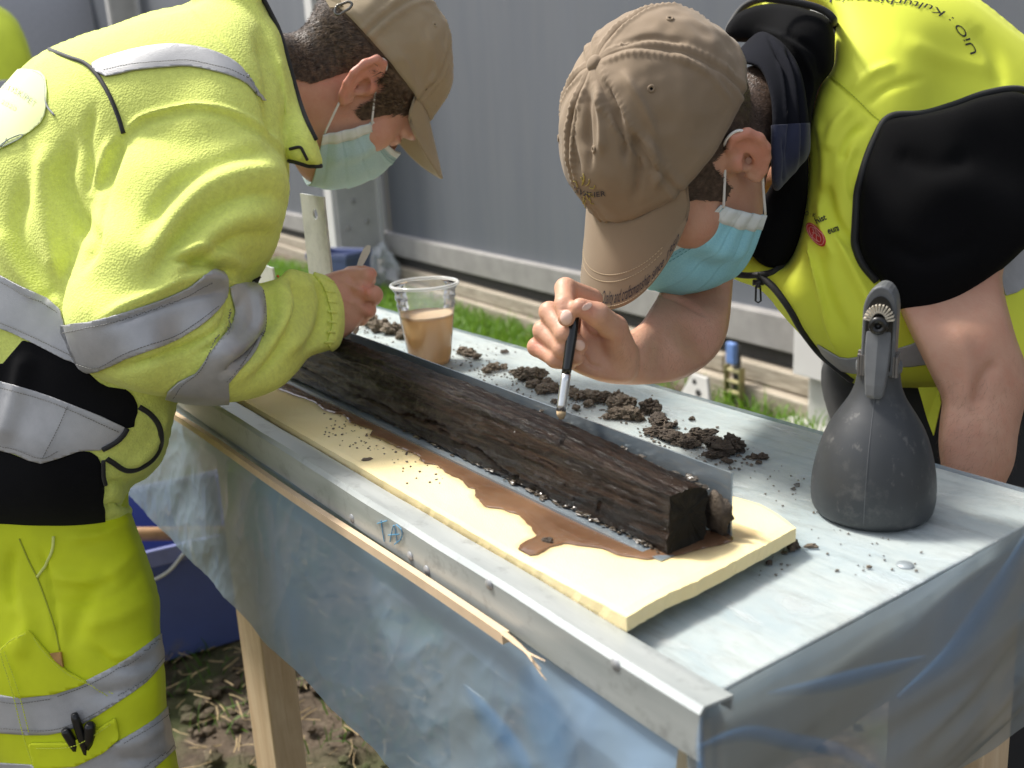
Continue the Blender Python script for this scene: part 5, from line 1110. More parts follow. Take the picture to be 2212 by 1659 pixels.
for pts in (Z5([(10, 270), (180, 355), (330, 445)]), Z5([(0, 490), (150, 555), (425, 690)]), Z5([(375, 545), (500, 520), (700, 458), (900, 388), (1060, 318), (1170, 250)]), Z5([(450, 715), (560, 730), (700, 664), (900, 592), (1090, 500), (1200, 410)]), Z5([(1440, 330), (1448, 480), (1425, 600), (1365, 690), (1245, 810)]), Z5([(1265, 440), (1240, 540), (1170, 660), (1100, 760), (990, 830), (950, 900)]), Z5([(0, 850), (200, 902), (390, 972), (670, 1098)]), Z5([(0, 1165), (100, 1190), (240, 1238), (330, 1200)]), Z5([(385, 955), (330, 1080), (245, 1245)]), Z1([(640, 440), (800, 405), (1000, 385), (1150, 380), (1300, 412), (1400, 440), (1490, 490)])):
    c = np.array(pts); dk = c+0; stitches(jb, pts, STD, JK, 'stitching', 6., 4., .0005, .0052)
# piping, collar edge, zips
cord(jb, [(102, 106), (150, 125), (185, 138), (212, 165), (236, 205), (255, 250), (267, 288)], .0024, TRIM, 'piping', JK, 50, .001)
cord(jb, [(48, 151), (80, 157), (98, 175), (101, 225), (119, 250)], .0012, simple('grey piping', (.35, .36, .35), .7), 'piping', JK, 30, .001)
cl = np.array([(566, -8), (588, 35), (608, 75), (622, 115), (630, 152), (644, 210), (662, 260), (683, 308)]); cz = [1.10, 1.09, 1.085, 1.08, 1.075, 1.068, 1.058, 1.045]
def cord_free(pts, z, rad, mat, name, parent): 
    c = catmull([(a, b, zz) for (a, b), zz in zip(pts, z)], 40); return MB().tube(P(c[:, 0], c[:, 1], c[:, 2]), rad, 7).build(name, mat, parent, True)
cord(jb, [(564, -8), (586, 35), (606, 75), (620, 115), (628, 152), (642, 210), (660, 260), (681, 304)], .0030, TRIM, 'collar_piping', JK, 40, .001)
cord(jb, [(625, 346), (645, 350), (668, 357), (693, 357)], .0026, TRIM, 'collar_piping', JK, 24, .001)
cord(jb, [(627, 322), (648, 318), (656, 330), (664, 345)], .0018, TRIM, 'collar_piping', JK, 20, .001)
cord(jb, Z5([(770, 960), (830, 1000), (880, 1070), (885, 1170), (840, 1250), (760, 1300), (690, 1308), (630, 1270), (590, 1245)]), .0030, TRIM, 'zip', JK, 50, .001)
cord(jb, Z5([(700, 1075), (680, 1110), (640, 1150), (570, 1190)]), .0028, TRIM, 'zip', JK, 20, .004)
p0 = Z5([(572, 1245), (570, 1330), (576, 1372)]); cord(jb, p0, .0022, TRIM, 'zip_pull', JK, 14, .006)
jk.patch('orange_tab', Z5([(712, 862), (745, 868), (762, 922), (728, 918)]), simple('orange tab', (.80, .10, .02), .6), JK, .006, .002, 1)
jk.patch('orange_tab', Z5([(1505, 205), (1560, 198), (1545, 250), (1500, 240)]), simple('orange tab', (.80, .10, .02), .6), JK, .003, .002, 1)
jk.patch('black_tab', Z5([(1390, 262), (1500, 205), (1510, 240), (1462, 290), (1400, 285)]), BLKF, JK, .002, .002, 1)
jk.patch('chest_zip', Z1([(1590, 1500), (1640, 1445), (1672, 1450), (1640, 1500)]), BLKF, JK, .002, .002, 1)
# faded print on the back
PRT = simple('faded print', (.36, .40, .34), .7); jk.patch('back_print', Z1([(60, 430), (200, 425), (280, 470), (285, 640), (250, 745), (120, 840), (0, 905), (-120, 930), (-120, 560), (0, 470)]), simple('pale print', (.80, .86, .42), .8, .03, 20), JK, .0018, .0006, 2)
text_on(jb, 'GJELLESTADSKIPET', [(-60, 170), (0, 190), (40, 205), (76, 230)], 12, PRT, 'lettering', JK, .0035); text_on(jb, '2020', [(5, 224), (36, 240)], 9, PRT, 'lettering', JK, .0035)
for q in ([(0, 322), (20, 305), (52, 292), (48, 302), (10, 320)], [(-10, 330), (14, 312), (18, 302)]): cord(jb, q, .0007, PRT, 'print_line', JK, 16, .003)
# cuff
CF = [(676, 592), (711, 604), (735, 645), (743, 691), (740, 728), (724, 757), (706, 742), (716, 700), (708, 650), (694, 615)]
cu_ = jk.patch('cuff', CF, FLE, JK, .0030, .003, 3, extra=lambda V: (depth(V)-1.0)*2000.)
for k_ in range(7):
    t = k_/6; cord(jb, [(700-2+10*math.sin(t*3.1), 606+t*135), (716+8*math.sin(t*3.1), 612+t*128)], .0016, FLE, 'cuff_rib', JK, 8, .003)

# trousers, legs and boots
v = Vol(np.arange(-330, 480, 7.), np.arange(900, 2560, 9.), np.arange(.95, 1.62, .0075))
v.F = v.inflate([(-270, 960), (50, 930), (262, 985), (275, 1085), (305, 1165), (330, 1235), (346, 1300), (345, 1360), (358, 1450), (364, 1560), (386, 1659), (395, 1800), (390, 2100), (385, 2470), (120, 2470), (80, 2100), (10, 1800), (-40, 1659), (-180, 1500), (-270, 1300)], [(100, 1150, 1.18), (150, 1500, 1.16), (200, 2000, 1.17), (230, 2450, 1.18)], .95, .14, op='f')
v.chain([(20, 1200, 1.30, .105), (40, 1600, 1.36, .095), (80, 2000, 1.42, .08), (110, 2380, 1.46, .075)], .03)
tr = v.mesh(1); tr.strokes([([(285, 1115), (230, 1150), (150, 1165)], 10, .005), ([(320, 1220), (270, 1270), (200, 1300), (120, 1300)], 9, -.004), ([(348, 1380), (300, 1410), (240, 1420)], 8, .004), ([(30, 1190), (20, 1260), (40, 1330)], 12, -.005), ([(200, 1400), (260, 1440), (330, 1430)], 8, -.004), ([(380, 1620), (320, 1640), (260, 1640)], 8, -.004), ([(300, 1180), (240, 1240), (180, 1255), (110, 1245)], 14, .006), ([(330, 1290), (260, 1330), (180, 1350)], 18, .005), ([(250, 1240), (190, 1290), (150, 1400)], 20, -.006), ([(340, 1460), (280, 1490), (200, 1500)], 12, -.004), ([(90, 1190), (110, 1270), (125, 1390)], 5, -.004), ([(360, 1560), (300, 1600), (240, 1610)], 14, .004), ([(20, 1300), (60, 1340), (40, 1420)], 20, .006)])
tr.rough(.003, 8, 2, 5.); tbv = tr.bvh(); TR = tr.obj('trousers', TROM, PL)
for bnd in (Z6([(1040, 800), (1000, 822), (800, 972), (550, 1108), (350, 1188), (120, 1222), (0, 1205), (-600, 1150), (-600, 1390), (0, 1440), (300, 1452), (500, 1392), (720, 1258), (900, 1130), (1022, 985), (1080, 930)]), Z6([(1100, 1210), (1050, 1262), (950, 1360), (750, 1482), (600, 1560), (400, 1640), (0, 1625), (-600, 1600), (-600, 1800), (0, 1850), (500, 1850), (800, 1740), (950, 1662), (1090, 1532), (1150, 1450)])):
    tr.patch('reflective_band', bnd, TAPE, TR, .0016, .002, 2)
for pts in (Z6([(1000, 850), (800, 1000), (560, 1135), (350, 1215)]), Z6([(1015, 955), (900, 1090), (720, 1225)]), Z6([(0, 1240), (120, 1252), (330, 1225)]), Z6([(0, 1405), (300, 1420), (500, 1362), (700, 1255)]), Z6([(1055, 1300), (950, 1395), (760, 1510)]), Z6([(1085, 1500), (950, 1615), (800, 1700)])): stitches(tbv, pts, STD, TR, 'stitching', 6., 4., .0005, .0036)
# cargo pockets on the thigh
pk = tr.patch('pocket', Z6([(5, 920), (180, 800), (215, 840), (320, 960), (430, 1060), (550, 1125), (520, 1140), (350, 1195), (110, 1220), (40, 1000)]), TROM, TR, .0045, .004, 1, front=True)
pk2 = tr.patch('pocket', Z6([(190, 1500), (430, 1495), (540, 1455), (720, 1340), (740, 1480), (640, 1560), (480, 1640), (230, 1660)]), TROM, TR, .0045, .004, 1, front=True)
for pts in (Z6([(20, 930), (180, 815)]), Z6([(30, 940), (110, 1210), (170, 1440), (235, 1640)]), Z6([(215, 845), (330, 975), (440, 1070), (560, 1130), (650, 1180), (705, 1210)]), Z6([(250, 1520), (430, 1515), (540, 1475), (700, 1370)]), Z6([(60, 930), (150, 1215), (205, 1430)])): stitches(tbv, pts, STY, TR, 'stitching', 6., 4., .0006, .0070)
cord(tbv, Z6([(333, 225), (325, 310), (285, 400), (232, 478)]), .0016, simple('pocket piping', (.70, .75, .20), .7), 'pocket_edge', TR, 24, .001); cord(tbv, Z6([(120, 240), (180, 380), (230, 480), (290, 640), (340, 800), (370, 930)]), .0009, simple('seam shadow', (.36, .40, .02), .8), 'seam', TR, 30, .0004)
for sx, z_ in ((235, 1.18), (115, 1.46)):
    f0 = P(sx, 2465, z_); f0[2] = .06; dv = RW@np.array([1., 0, 0]); dv[2] = 0; dv /= np.linalg.norm(dv)
    b_ = Vol(np.arange(-.10, .24, .01), np.arange(-.07, .075, .01), np.arange(-.005, .22, .01), False); b_.F = sd_ell(b_.X, b_.Y, b_.Z, (.08, 0, .045), (.125, .05, .05)); b_.add(sd_cone(b_.X, b_.Y, b_.Z, (-.01, 0, .05), (-.01, 0, .2), .055, .06), .04); b_.F = np.maximum(b_.F, .004-b_.Z)
    bs = b_.mesh(0); ax = np.stack([dv, np.cross([0, 0, 1], dv), [0, 0, 1.]]); bs.V = bs.V @ ax+np.array([f0[0], f0[1], 0]); bs.obj('boot', BLKC, PL)
# things in the pockets
for (a, b, r, nm) in ((Z6([(480, 1305), (515, 1470)]), None, .0045, 'pen'), (Z6([(425, 1400), (455, 1490)]), None, .0050, 'pen'), (Z6([(572, 1368), (560, 1460)]), None, .0060, 'pen')):
    p_, q_ = hit(tbv, a[0][0], a[0][1], .009), hit(tbv, a[1][0], a[1][1], .003)
    d_ = q_-p_; m_ = MB().tube([p_-d_*.02, p_, p_+d_*.2, q_, q_+d_*.8], [r*.35, r*.75, r, r, r], 10); o = m_.build('pen', BLK, smooth=True)
    tag(o, ['tall black pen in the thigh pocket of the yellow trousers', 'short black pen at the left side of the thigh pocket', 'thick black pen cap at the right side of the thigh pocket'][int(r*2000) % 9 % 3] if False else {.0045: 'tallest black pen sticking out of the thigh pocket', .0050: 'short black pen at the left side of the thigh pocket', .0060: 'stubby black pen at the right side of the thigh pocket'}[r], 'pen')
q_ = [hit(tbv, *p, .003) for p in Z6([(318, 945), (385, 938), (402, 1030), (350, 990)])]; nrm = np.cross(q_[1]-q_[0], q_[2]-q_[0]); nrm /= np.linalg.norm(nrm); nrm = nrm if nrm@(CAM0-q_[0]) > 0 else -nrm
V = [p-nrm*.002 for p in q_]+[p+nrm*.0025 for p in q_]; o = bevel(MB().add(V, [[0, 1, 2, 3], [4, 5, 6, 7]]+[[i, (i+1) % 4, (i+1) % 4+4, i+4] for i in range(4)]).build('folding_rule', simple('varnished wood', (.42, .22, .06), .5, .3, 90)), .0006); tag(o, 'end of a brown wooden folding rule in the upper thigh pocket', 'folding rule')

# head
HL = Pose(P(770, 182, 1.26), (.37, .75, .53), (.84, -.52, .17)); hs = make_head(HL, P(590, 190, 1.21), .060, 1.08, .55, .90)
# hand with the spatula
v = Vol(np.arange(640, 850, 2.2), np.arange(560, 765, 2.2), np.arange(1.165, 1.315, .0016)); h_ = lambda L: [tuple(ZA([(a, b)])[0])+(z, r) for a, b, z, r in L]
v.F = v.inflate(ZA([(150, 800), (320, 765), (430, 728), (540, 706), (640, 706), (690, 770), (695, 880), (705, 990), (690, 1080), (650, 1150), (590, 1220), (490, 1290), (330, 1330), (150, 1200)]), [(690, 660, 1.215), (760, 620, 1.235), (790, 680, 1.24)], .62, .026, op='f')
v.chain(h_([(560, 775, 1.232, .0105), (690, 772, 1.226, .0098), (705, 800, 1.25, .0090), (640, 800, 1.268, .0082)]), .006); v.chain(h_([(640, 890, 1.224, .0120), (748, 925, 1.222, .0113), (745, 950, 1.25, .0098), (680, 950, 1.268, .0088)]), .005); v.chain(h_([(620, 1000, 1.228, .0112), (705, 1052, 1.230, .0094), (700, 1065, 1.255, .0088), (650, 1050, 1.27, .008)]), .005); v.chain(h_([(580, 1090, 1.236, .0105), (645, 1125, 1.24, .0082), (640, 1130, 1.262, .0076)]), .005); v.chain(h_([(560, 760, 1.262, .0115), (650, 745, 1.272, .0100), (722, 752, 1.276, .0088)]), .006)
v.chain(h_([(250, 980, 1.215, .026), (100, 1010, 1.20, .030)]), .02)
hd = v.mesh(2); hd.strokes([(ZA([(655, 855), (700, 850), (745, 842)]), 3.5, -.003), (ZA([(660, 1005), (705, 1000), (745, 1003)]), 3.5, -.003), (ZA([(470, 800), (560, 850), (640, 880)]), 6, .0015), (ZA([(480, 960), (560, 980), (620, 995)]), 6, .0012), (ZA([(540, 770), (600, 830), (640, 850)]), 6, -.0012), (ZA([(690, 880), (700, 905), (690, 930)]), 4, .0012)])
n1 = len(hs.V); BV = np.concatenate([hs.V, hd.V]); BF = np.concatenate([hs.F, hd.F+n1])
# arm and trunk core inside the clothes so that head and hand are one body
core = MB(); core.tube([P(600, 200, 1.21), P(430, 230, 1.20), P(250, 400, 1.20), P(60, 800, 1.20), P(40, 1000, 1.20), P(60, 1300, 1.22)], [.05, .06, .08, .08, .07, .05], 14); core.tube([P(430, 280, 1.10), P(230, 700, 1.0), P(480, 740, 1.05), P(690, 665, 1.205)], [.05, .036, .030, .018], 12)
cV = np.concatenate(core.V); bo = mesh('body', np.concatenate([BV, cV]), BF.tolist()+[[i+len(BV) for i in f_] for f_ in core.F], SKA, PL, True); hx, hy, hz = proj(hd.V); fl_ = .45*np.exp(-((hx-792)**2+(hy-628)**2)/14**2)+.35*np.exp(-((hx-806)**2+(hy-588)**2)/12**2)+.35*np.exp(-((hx-798)**2+(hy-672)**2)/12**2); set_flush_glow(bo, np.concatenate([hs.flush, fl_, np.zeros(len(cV))]))
CPL = HL.tilt(math.radians(-9), (0, 0, .002)); HM = hairmat('brown hair', (.028, .017, .011), (.20, .132, .082))
hair(hs, HL, ([-.14, -.07, -.040, -.028, .006, .013, .027, .034, .044, .07], [-.105, -.095, -.062, .008, .022, -.026, -.028, .006, .030, .06]), lambda l: np.interp(l[:, 2]-.3*l[:, 1]*0, [-.08, -.04, .0, .05], [.004, .009, .019, .028])*np.where(l[:, 1] > 0, .6, 1.), 12000, HM, PL, lambda l: np.stack([l[:, 0]*2., -.5-l[:, 1]*0, -.85+l[:, 2]*0], 1), .42, .00046, 3, cap=CPL)
cs, vs = make_cap(CPL, TANL, PL, [([(900, 60), (925, 120), (905, 190), (890, 230)], 9, .0025), ([(925, 70), (940, 130), (930, 200)], 8, .003), ([(860, 110), (890, 160), (900, 220)], 7, .003)], seed=2., a=.0825, b=.1025, ztop=.138, L=.076, drop=.34, arch=3.5)
mo, mk_s = make_mask(HL, MASK2, PL, 1, flat=.87)
for sx in (-1, 1): ear_loop(HL, sx, mo, (sx*.071, .034, -.018), (sx*.067, .018, -.076), 1.05, .55)
# strap and buckle on the cap's back
cbv = cs.bvh()
for q in ([(655, 4), (700, 8), (726, 20)],):
    pass
SIL = simple('dark buckle metal', (.16, .15, .13), .3, .15, 60, metal=.9)
bk = [(727, 14), (740, 8), (752, 4), (760, 8), (756, 17), (744, 25), (732, 32), (724, 28)]; zz = 1.105
c = catmull(bk, 40, True); MB().tube(np.concatenate([P(c[:, 0], c[:, 1], np.full(40, zz)), P(c[:1, 0], c[:1, 1], np.array([zz]))]), .0016, 7).build('buckle', SIL, PL, True)
m_ = MB(); q = [P(700, -6, 1.12), P(735, -2, 1.105), P(742, 14, 1.104), P(712, 16, 1.115)]; m_.add([p for p in q]+[p+RW@np.array([0, 0, .002]) for p in q], [[0, 1, 2, 3], [4, 5, 6, 7]]+[[i, (i+1) % 4, (i+1) % 4+4, i+4] for i in range(4)]); m_.build('cap_strap', TANL, PL)

# spatula in the left worker's hand
a = P(797, 530, 1.262); b = P(774, 580, 1.266); c = P(771, 712, 1.272); e = P(756, 735, 1.274); V = []
wv = RW@np.array([1., .25, 0]); tv = RW@np.array([0, 0, 1.])
for p, hw in ((a, .0022), (a+(b-a)*.22, .0048), (a+(b-a)*.6, .0044), (b, .0030), (c, .0026), (e, .0030)): V += [p-wv*hw-tv*.0007, p+wv*hw-tv*.0007, p+wv*hw+tv*.0007, p-wv*hw+tv*.0007]
o = fix(mesh('spatula', V, grid_faces(6, 4, True)+[[0, 1, 2, 3], [20, 21, 22, 23]], simple('pale bone spatula', (.62, .58, .52), .35, .06, 60))); tag(o, 'slim pale spatula held upright in the left worker\'s fist', 'spatula')
# ================================================================== right worker: yellow vest over a black shirt
pr_base = P(2050, 900, 1.2); pr_base[2] = 0
PR = tag(empty('person', pr_base), 'worker in yellow vest and black shirt, tan cap and blue mask, holding the brush', 'person')
HR = Pose(P(1475, 335, .99), (-.435, .888, .15), (-.767, -.279, -.578)); hr = make_head(HR, P(1640, 240, 1.065), .047, .96, .60)
# bare arm with the brush hand
v = Vol(np.arange(1130, 1640, 2.6), np.arange(420, 850, 2.6), np.arange(.845, 1.235, .0022)); h_ = lambda L: [tuple(ZH([(a, b)])[0])+(z, r) for a, b, z, r in L]
v.F = v.inflate([(1625, 430), (1600, 500), (1587, 560), (1582, 626), (1576, 692), (1566, 734), (1547, 767), (1514, 797), (1469, 820), (1414, 829), (1353, 831), (1306, 826), (1275, 812), (1285, 770), (1320, 735), (1353, 720), (1384, 698), (1408, 662), (1423, 635), (1449, 569), (1465, 500), (1470, 430)], [(1540, 440, 1.15), (1515, 600, 1.10), (1510, 720, 1.045), (1450, 770, .995), (1370, 775, .955), (1310, 780, .935)], .72, .048, op='f')
v.add(v.inflate(ZH([(600, 560), (720, 600), (830, 680), (910, 760), (980, 900), (930, 1050), (740, 1055), (600, 1015), (490, 960), (400, 900), (500, 790), (560, 680)]), [(1290, 700, .922), (1330, 760, .935), (1250, 780, .922)], .62, .024, op='f'), .010)
v.chain(h_([(650, 470, .930, .0110), (466, 392, .903, .0097), (458, 510, .881, .0090), (472, 604, .874, .0079)]), .004); v.chain(h_([(860, 850, .925, .0165), (810, 680, .901, .0128), (690, 578, .876, .0108), (570, 524, .868, .0083)]), .006)
v.chain(h_([(600, 600, .945, .0115), (352, 560, .910, .0096), (465, 712, .889, .0092), (562, 800, .893, .0080)]), .0035); v.chain(h_([(590, 700, .95, .0112), (306, 692, .918, .0093), (450, 818, .895, .0087), (545, 882, .896, .0076)]), .0035); v.chain(h_([(580, 790, .955, .0105), (262, 808, .926, .0087), (395, 895, .905, .0080), (490, 925, .904, .0072)]), .0035)
ra = v.mesh(2); ra.strokes([([(1422, 636), (1455, 645), (1490, 662), (1524, 682)], 4, -.0035), ([(1425, 628), (1470, 642), (1520, 668)], 8, .0015), (ZH([(590, 640), (650, 720), (790, 770)]), 4, -.002), (ZH([(600, 860), (640, 930), (720, 955)]), 5, -.002), (ZH([(430, 545), (470, 540), (510, 550)]), 3, -.0006), (ZH([(640, 540), (660, 560), (668, 590)]), 3, -.0008)])
# hanging left arm
v = Vol(np.arange(1900, 2300, 5.), np.arange(480, 1330, 5.), np.arange(.90, 1.14, .004))
v.F = v.inflate([(1900, 500), (2180, 500), (2165, 599), (2191, 715), (2214, 780), (2224, 830), (2213, 880), (2200, 938), (2191, 1003), (2163, 1070), (2140, 1180), (2060, 1190), (2040, 1080), (2034, 1020), (2027, 960), (2030, 908), (2034, 864), (2018, 825), (1988, 764), (1957, 699), (1925, 620)], [(2050, 560, 1.065), (2100, 800, 1.03), (2100, 1000, 1.02), (2100, 1170, 1.02)], .66, .052, op='f')
v.chain([(2100, 1150, 1.02, .028), (2095, 1230, 1.01, .033)], .02)
for k_, (a, b) in enumerate(((2068, 1262), (2086, 1272), (2104, 1272), (2122, 1264))): v.chain([(a, b-30, 1.01, .011), (a-2, b+14, 1.0, .0095), (a-4, b+22, 1.025, .0085)], .004)
v.chain([(2072, 1215, .995, .012), (2058, 1250, .985, .0105), (2062, 1275, .985, .009)], .006)
la_ = v.mesh(2); la_.strokes([([(2150, 780), (2120, 830), (2110, 880)], 14, -.004), ([(2060, 700), (2090, 790), (2080, 880)], 20, .003)])
parts_ = [hr, ra, la_]; off = 0; BV = []; BF = []
for s_ in parts_: BV.append(s_.V); BF += (s_.F+off).tolist(); off += len(s_.V)
core = MB(); core.tube([P(1660, 250, 1.17), P(1800, 260, 1.22), P(2050, 350, 1.24), P(2250, 600, 1.28), P(2200, 950, 1.3)], [.055, .09, .10, .10, .11], 14); core.tube([P(1545, 460, 1.15), P(1620, 420, 1.2), P(1800, 350, 1.24)], [.030, .035, .05], 12); core.tube([P(2060, 560, 1.07), P(2060, 400, 1.10), P(2000, 330, 1.22)], [.03, .03, .03], 12)
cV = np.concatenate(core.V); BODY = mesh('body', np.concatenate(BV+[cV]), BF+[[i+off for i in f_] for f_ in core.F], SKB, PR, True); rx, ry, rz_ = proj(ra.V); fr_ = .35*np.exp(-((rx-1270)**2+(ry-668)**2)/16**2)+.3*np.exp(-((rx-1160)**2+(ry-745)**2)/14**2)+.25*np.exp(-((rx-1500)**2+(ry-630)**2)/40**2); set_flush_glow(BODY, np.concatenate([hr.flush, fr_, np.zeros(len(la_.V)), np.zeros(len(cV))]))
rbv = ra.bvh()
for nm, c, w_, hgt, rot in (('nail', (472, 598), 42, 54, .1), ('nail', (566, 795), 36, 40, -.6), ('nail', (618, 522), 22, 40, 1.0)):
    c0 = ZH([c])[0]; el = [(c0[0]+.3038*(w_*math.cos(t)*math.cos(rot)-hgt*math.sin(t)*math.sin(rot)), c0[1]+.3038*(w_*math.cos(t)*math.sin(rot)+hgt*math.sin(t)*math.cos(rot))) for t in np.linspace(0, 6.283, 17)[:-1]]
    ra.patch('nail', el, NAIL, PR, .0004, .0004, 0, front=True)
CPR = HR.tilt(math.radians(-4), (0, 0, .0)); HB = hairmat('dark cropped hair', (.035, .022, .015), (.13, .085, .06))
hair(hr, HR, ([-.14, -.07, -.040, -.028, .006, .013, .028, .036, .046, .07], [-.095, -.085, -.050, .012, .024, -.018, -.020, .004, .026, .06]), lambda l: np.interp(l[:, 2], [-.06, .0, .05], [.003, .005, .006]), 9000, HB, PR, lambda l: np.stack([l[:, 0]*2., -.3+l[:, 1]*0, -.6+l[:, 2]*0], 1), .5, .00028, 5, cap=CPR)
cs, vs = make_cap(CPR, TAN, PR, [([(1310, 180), (1330, 240), (1345, 300), (1350, 350)], 8, -0.0060), ([(1290, 190), (1300, 260), (1300, 330)], 8, 0.0053), ([(1350, 160), (1390, 230), (1420, 300)], 8, 0.0045), ([(1270, 190), (1270, 280), (1275, 360)], 7, -0.0045), ([(1400, 300), (1420, 360), (1415, 410)], 9, 0.0060), ([(1370, 290), (1380, 360), (1370, 430)], 10, -0.0060), ([(1460, 120), (1530, 160), (1580, 220)], 7, 0.0030), ([(1330, 100), (1400, 80), (1480, 90)], 6, -0.0030), ([(1240, 230), (1235, 300), (1250, 380)], 8, -0.0045)], seed=5., a=.0865, b=.107, ztop=.146, L=.080, drop=.52, arch=2.2)
cbv = cs.bvh(); vbv = vs.bvh()
mo, mk_s = make_mask(HR, MASK, PR, 1)
for sx in (-1, 1): ear_loop(HR, sx, mo, (sx*.071, .034, -.018), (sx*.067, .018, -.076), 1.0, .60)
# lettering on the cap
text_on(cbv, 'CHEVALIER', ZC3([(335, 975), (400, 1005), (470, 1028), (556, 1022)]), 11, NVT, 'lettering', PR, .0012, 1.1, .01)
for k_ in range(14):
    a = rng.uniform(0, 6.28); r0 = rng.uniform(4, 16); c0 = ZC3([(440, 1015)])[0]; q = [(c0[0]+r0*math.cos(a), c0[1]-4+r0*1.5*math.sin(a)), (c0[0]+(r0+7)*math.cos(a+.25), c0[1]-4+(r0+7)*1.5*math.sin(a+.25)), (c0[0]+(r0+12)*math.cos(a+.1), c0[1]-4+(r0+12)*1.5*math.sin(a+.1))]
    cord(cbv, q, .0005, GOLD, 'emblem_thread', PR, 8, .0008)
text_grid(vs, 'Quality and craftsmanship since 1950', .42, .05, .93, .78, NVT, 'lettering', PR, .0024, shear=.25, bold=.0)
for t in (.60, .68, .97): stitch_grid(vs, .12, .88, t, STT, PR, .0019)

def arm_hair(sf, cond, n_, ln, mat, seed):
    rg = np.random.default_rng(seed); N_ = sf.normals(); x_, y_, z_ = proj(sf.V); ok = np.nonzero(cond(x_, y_))[0]; i = rg.choice(ok, n_); b_ = sf.V[i]+rg.normal(0, .0008, (n_, 3)); n0 = N_[i]
    d = RW@np.array([-.6, .75, .1])+rg.normal(0, .35, (n_, 3)); d = d-n0*(d*n0).sum(1)[:, None]; d /= np.linalg.norm(d, axis=1)[:, None]; L = ln*rg.uniform(.5, 1.2, n_)[:, None]; sv_ = np.cross(d, n0)*.00009
    V_ = np.stack([b_-sv_, b_+sv_, b_+(d*.9+n0*.35)*L], 1).reshape(-1, 3); return mesh('arm_hair', V_, (np.arange(n_)[:, None]*3+[0, 1, 2]), mat, PR)
AHM = hairmat('fair arm hair', (.16, .095, .055), (.36, .24, .15))
arm_hair(ra, lambda a, b: (a > 1340) & (a < 1560) & (b > 640) & (b < 800), 1800, .009, AHM, 3); arm_hair(la_, lambda a, b: (b > 820) & (b < 1080), 1500, .010, AHM, 4)
# vest, shirt, gaiter
VEST = [(1796, 75), (1803, 45), (1770, 14), (1700, -4), (1640, -12), (1650, -40), (1800, -60), (1960, -50), (2080, -15), (2160, 35), (2240, 100), (2340, 200), (2420, 360), (2450, 600), (2420, 840), (2250, 880), (2100, 850), (2030, 838), (1930, 836), (1850, 832), (1795, 790), (1742, 732), (1692, 682), (1645, 628), (1590, 602), (1556, 572), (1570, 530), (1602, 508), (1650, 545), (1690, 572), (1716, 525), (1735, 440), (1740, 330), (1746, 270), (1764, 190), (1795, 140)]
v = Vol(np.arange(1530, 2500, 5.), np.arange(-90, 960, 5.), np.arange(.98, 1.46, .006))
v.F = v.inflate(VEST, [(1760, 300, 1.17), (1700, 600, 1.16), (1900, 200, 1.19), (2100, 200, 1.23), (1850, 700, 1.17), (2000, 780, 1.19), (2300, 500, 1.28)], 1.05, .155, op='f', smooth=4)
vt = v.mesh(1)
vt.strokes([([(1900, 262), (1850, 222), (1775, 150)], 5, -.002), ([(1790, 330), (1800, 280), (1840, 230)], 12, .006), ([(1815, 350), (1835, 300), (1870, 265)], 9, -.006), ([(1840, 200), (1880, 160), (1930, 140)], 10, .004), ([(1870, 230), (1920, 190), (1990, 170)], 9, -.003), ([(1742, 523), (1756, 580), (1784, 690), (1810, 760)], 6, .006), ([(1760, 540), (1790, 640), (1830, 730)], 14, -.005), ([(1800, 500), (1850, 600), (1900, 690)], 14, .006), ([(1780, 400), (1800, 470), (1850, 540)], 12, -.007), ([(1770, 430), (1775, 500), (1800, 560)], 10, .005), ([(1850, 440), (1840, 380), (1860, 320)], 10, -.004), ([(1770, 260), (1780, 340), (1775, 420)], 9, .004), ([(2100, 60), (2150, 120), (2160, 190)], 16, -.004), ([(1950, 90), (2050, 130), (2150, 150)], 20, .003)])
vt.rough(.003, 8, 2, 7.); vbv2 = vt.bvh(); VE = vt.obj('vest', VESTM, PR)
SHIRT = [(1566, 66), (1598, 26), (1660, 8), (1735, 18), (1795, 48), (1801, 140), (1768, 192), (1752, 270), (1747, 335), (1743, 435), (1724, 525), (1692, 574), (1650, 575), (1605, 525), (1590, 470), (1650, 425), (1690, 330), (1690, 190), (1640, 100), (1590, 90)]
v = Vol(np.arange(1540, 1900, 4.), np.arange(-30, 640, 4.), np.arange(.97, 1.34, .005)); v.F = v.inflate(SHIRT, [(1600, 60, 1.17), (1750, 100, 1.095), (1740, 300, 1.085), (1690, 500, 1.12)], .95, .085, op='f')
sv = v.mesh(1); sv.strokes([([(1640, 60), (1710, 90), (1750, 160), (1745, 230)], 6, .004), ([(1690, 70), (1760, 110), (1775, 170)], 8, -.004)]); sv.obj('shirt', BLKC, PR)
GAI = [(1588, 80), (1630, 70), (1690, 105), (1722, 160), (1738, 240), (1741, 330), (1731, 392), (1690, 426), (1668, 410), (1660, 330), (1664, 220), (1640, 140), (1600, 110)]
v = Vol(np.arange(1540, 1840, 3.), np.arange(30, 460, 3.), np.arange(.93, 1.26, .004)); n0_ = HR.w((0, -.03, -.055)); n1_ = P(1660, 235, 1.075); nd_ = n1_-n0_; q0 = np.array(proj(n0_)).ravel(); q1 = np.array(proj(n1_+nd_*.6)).ravel()
GAI = [(1560, 75), (1630, 62), (1690, 92), (1728, 150), (1745, 240), (1748, 330), (1735, 395), (1692, 430), (1672, 405), (1668, 330), (1666, 220), (1642, 150), (1590, 130)]
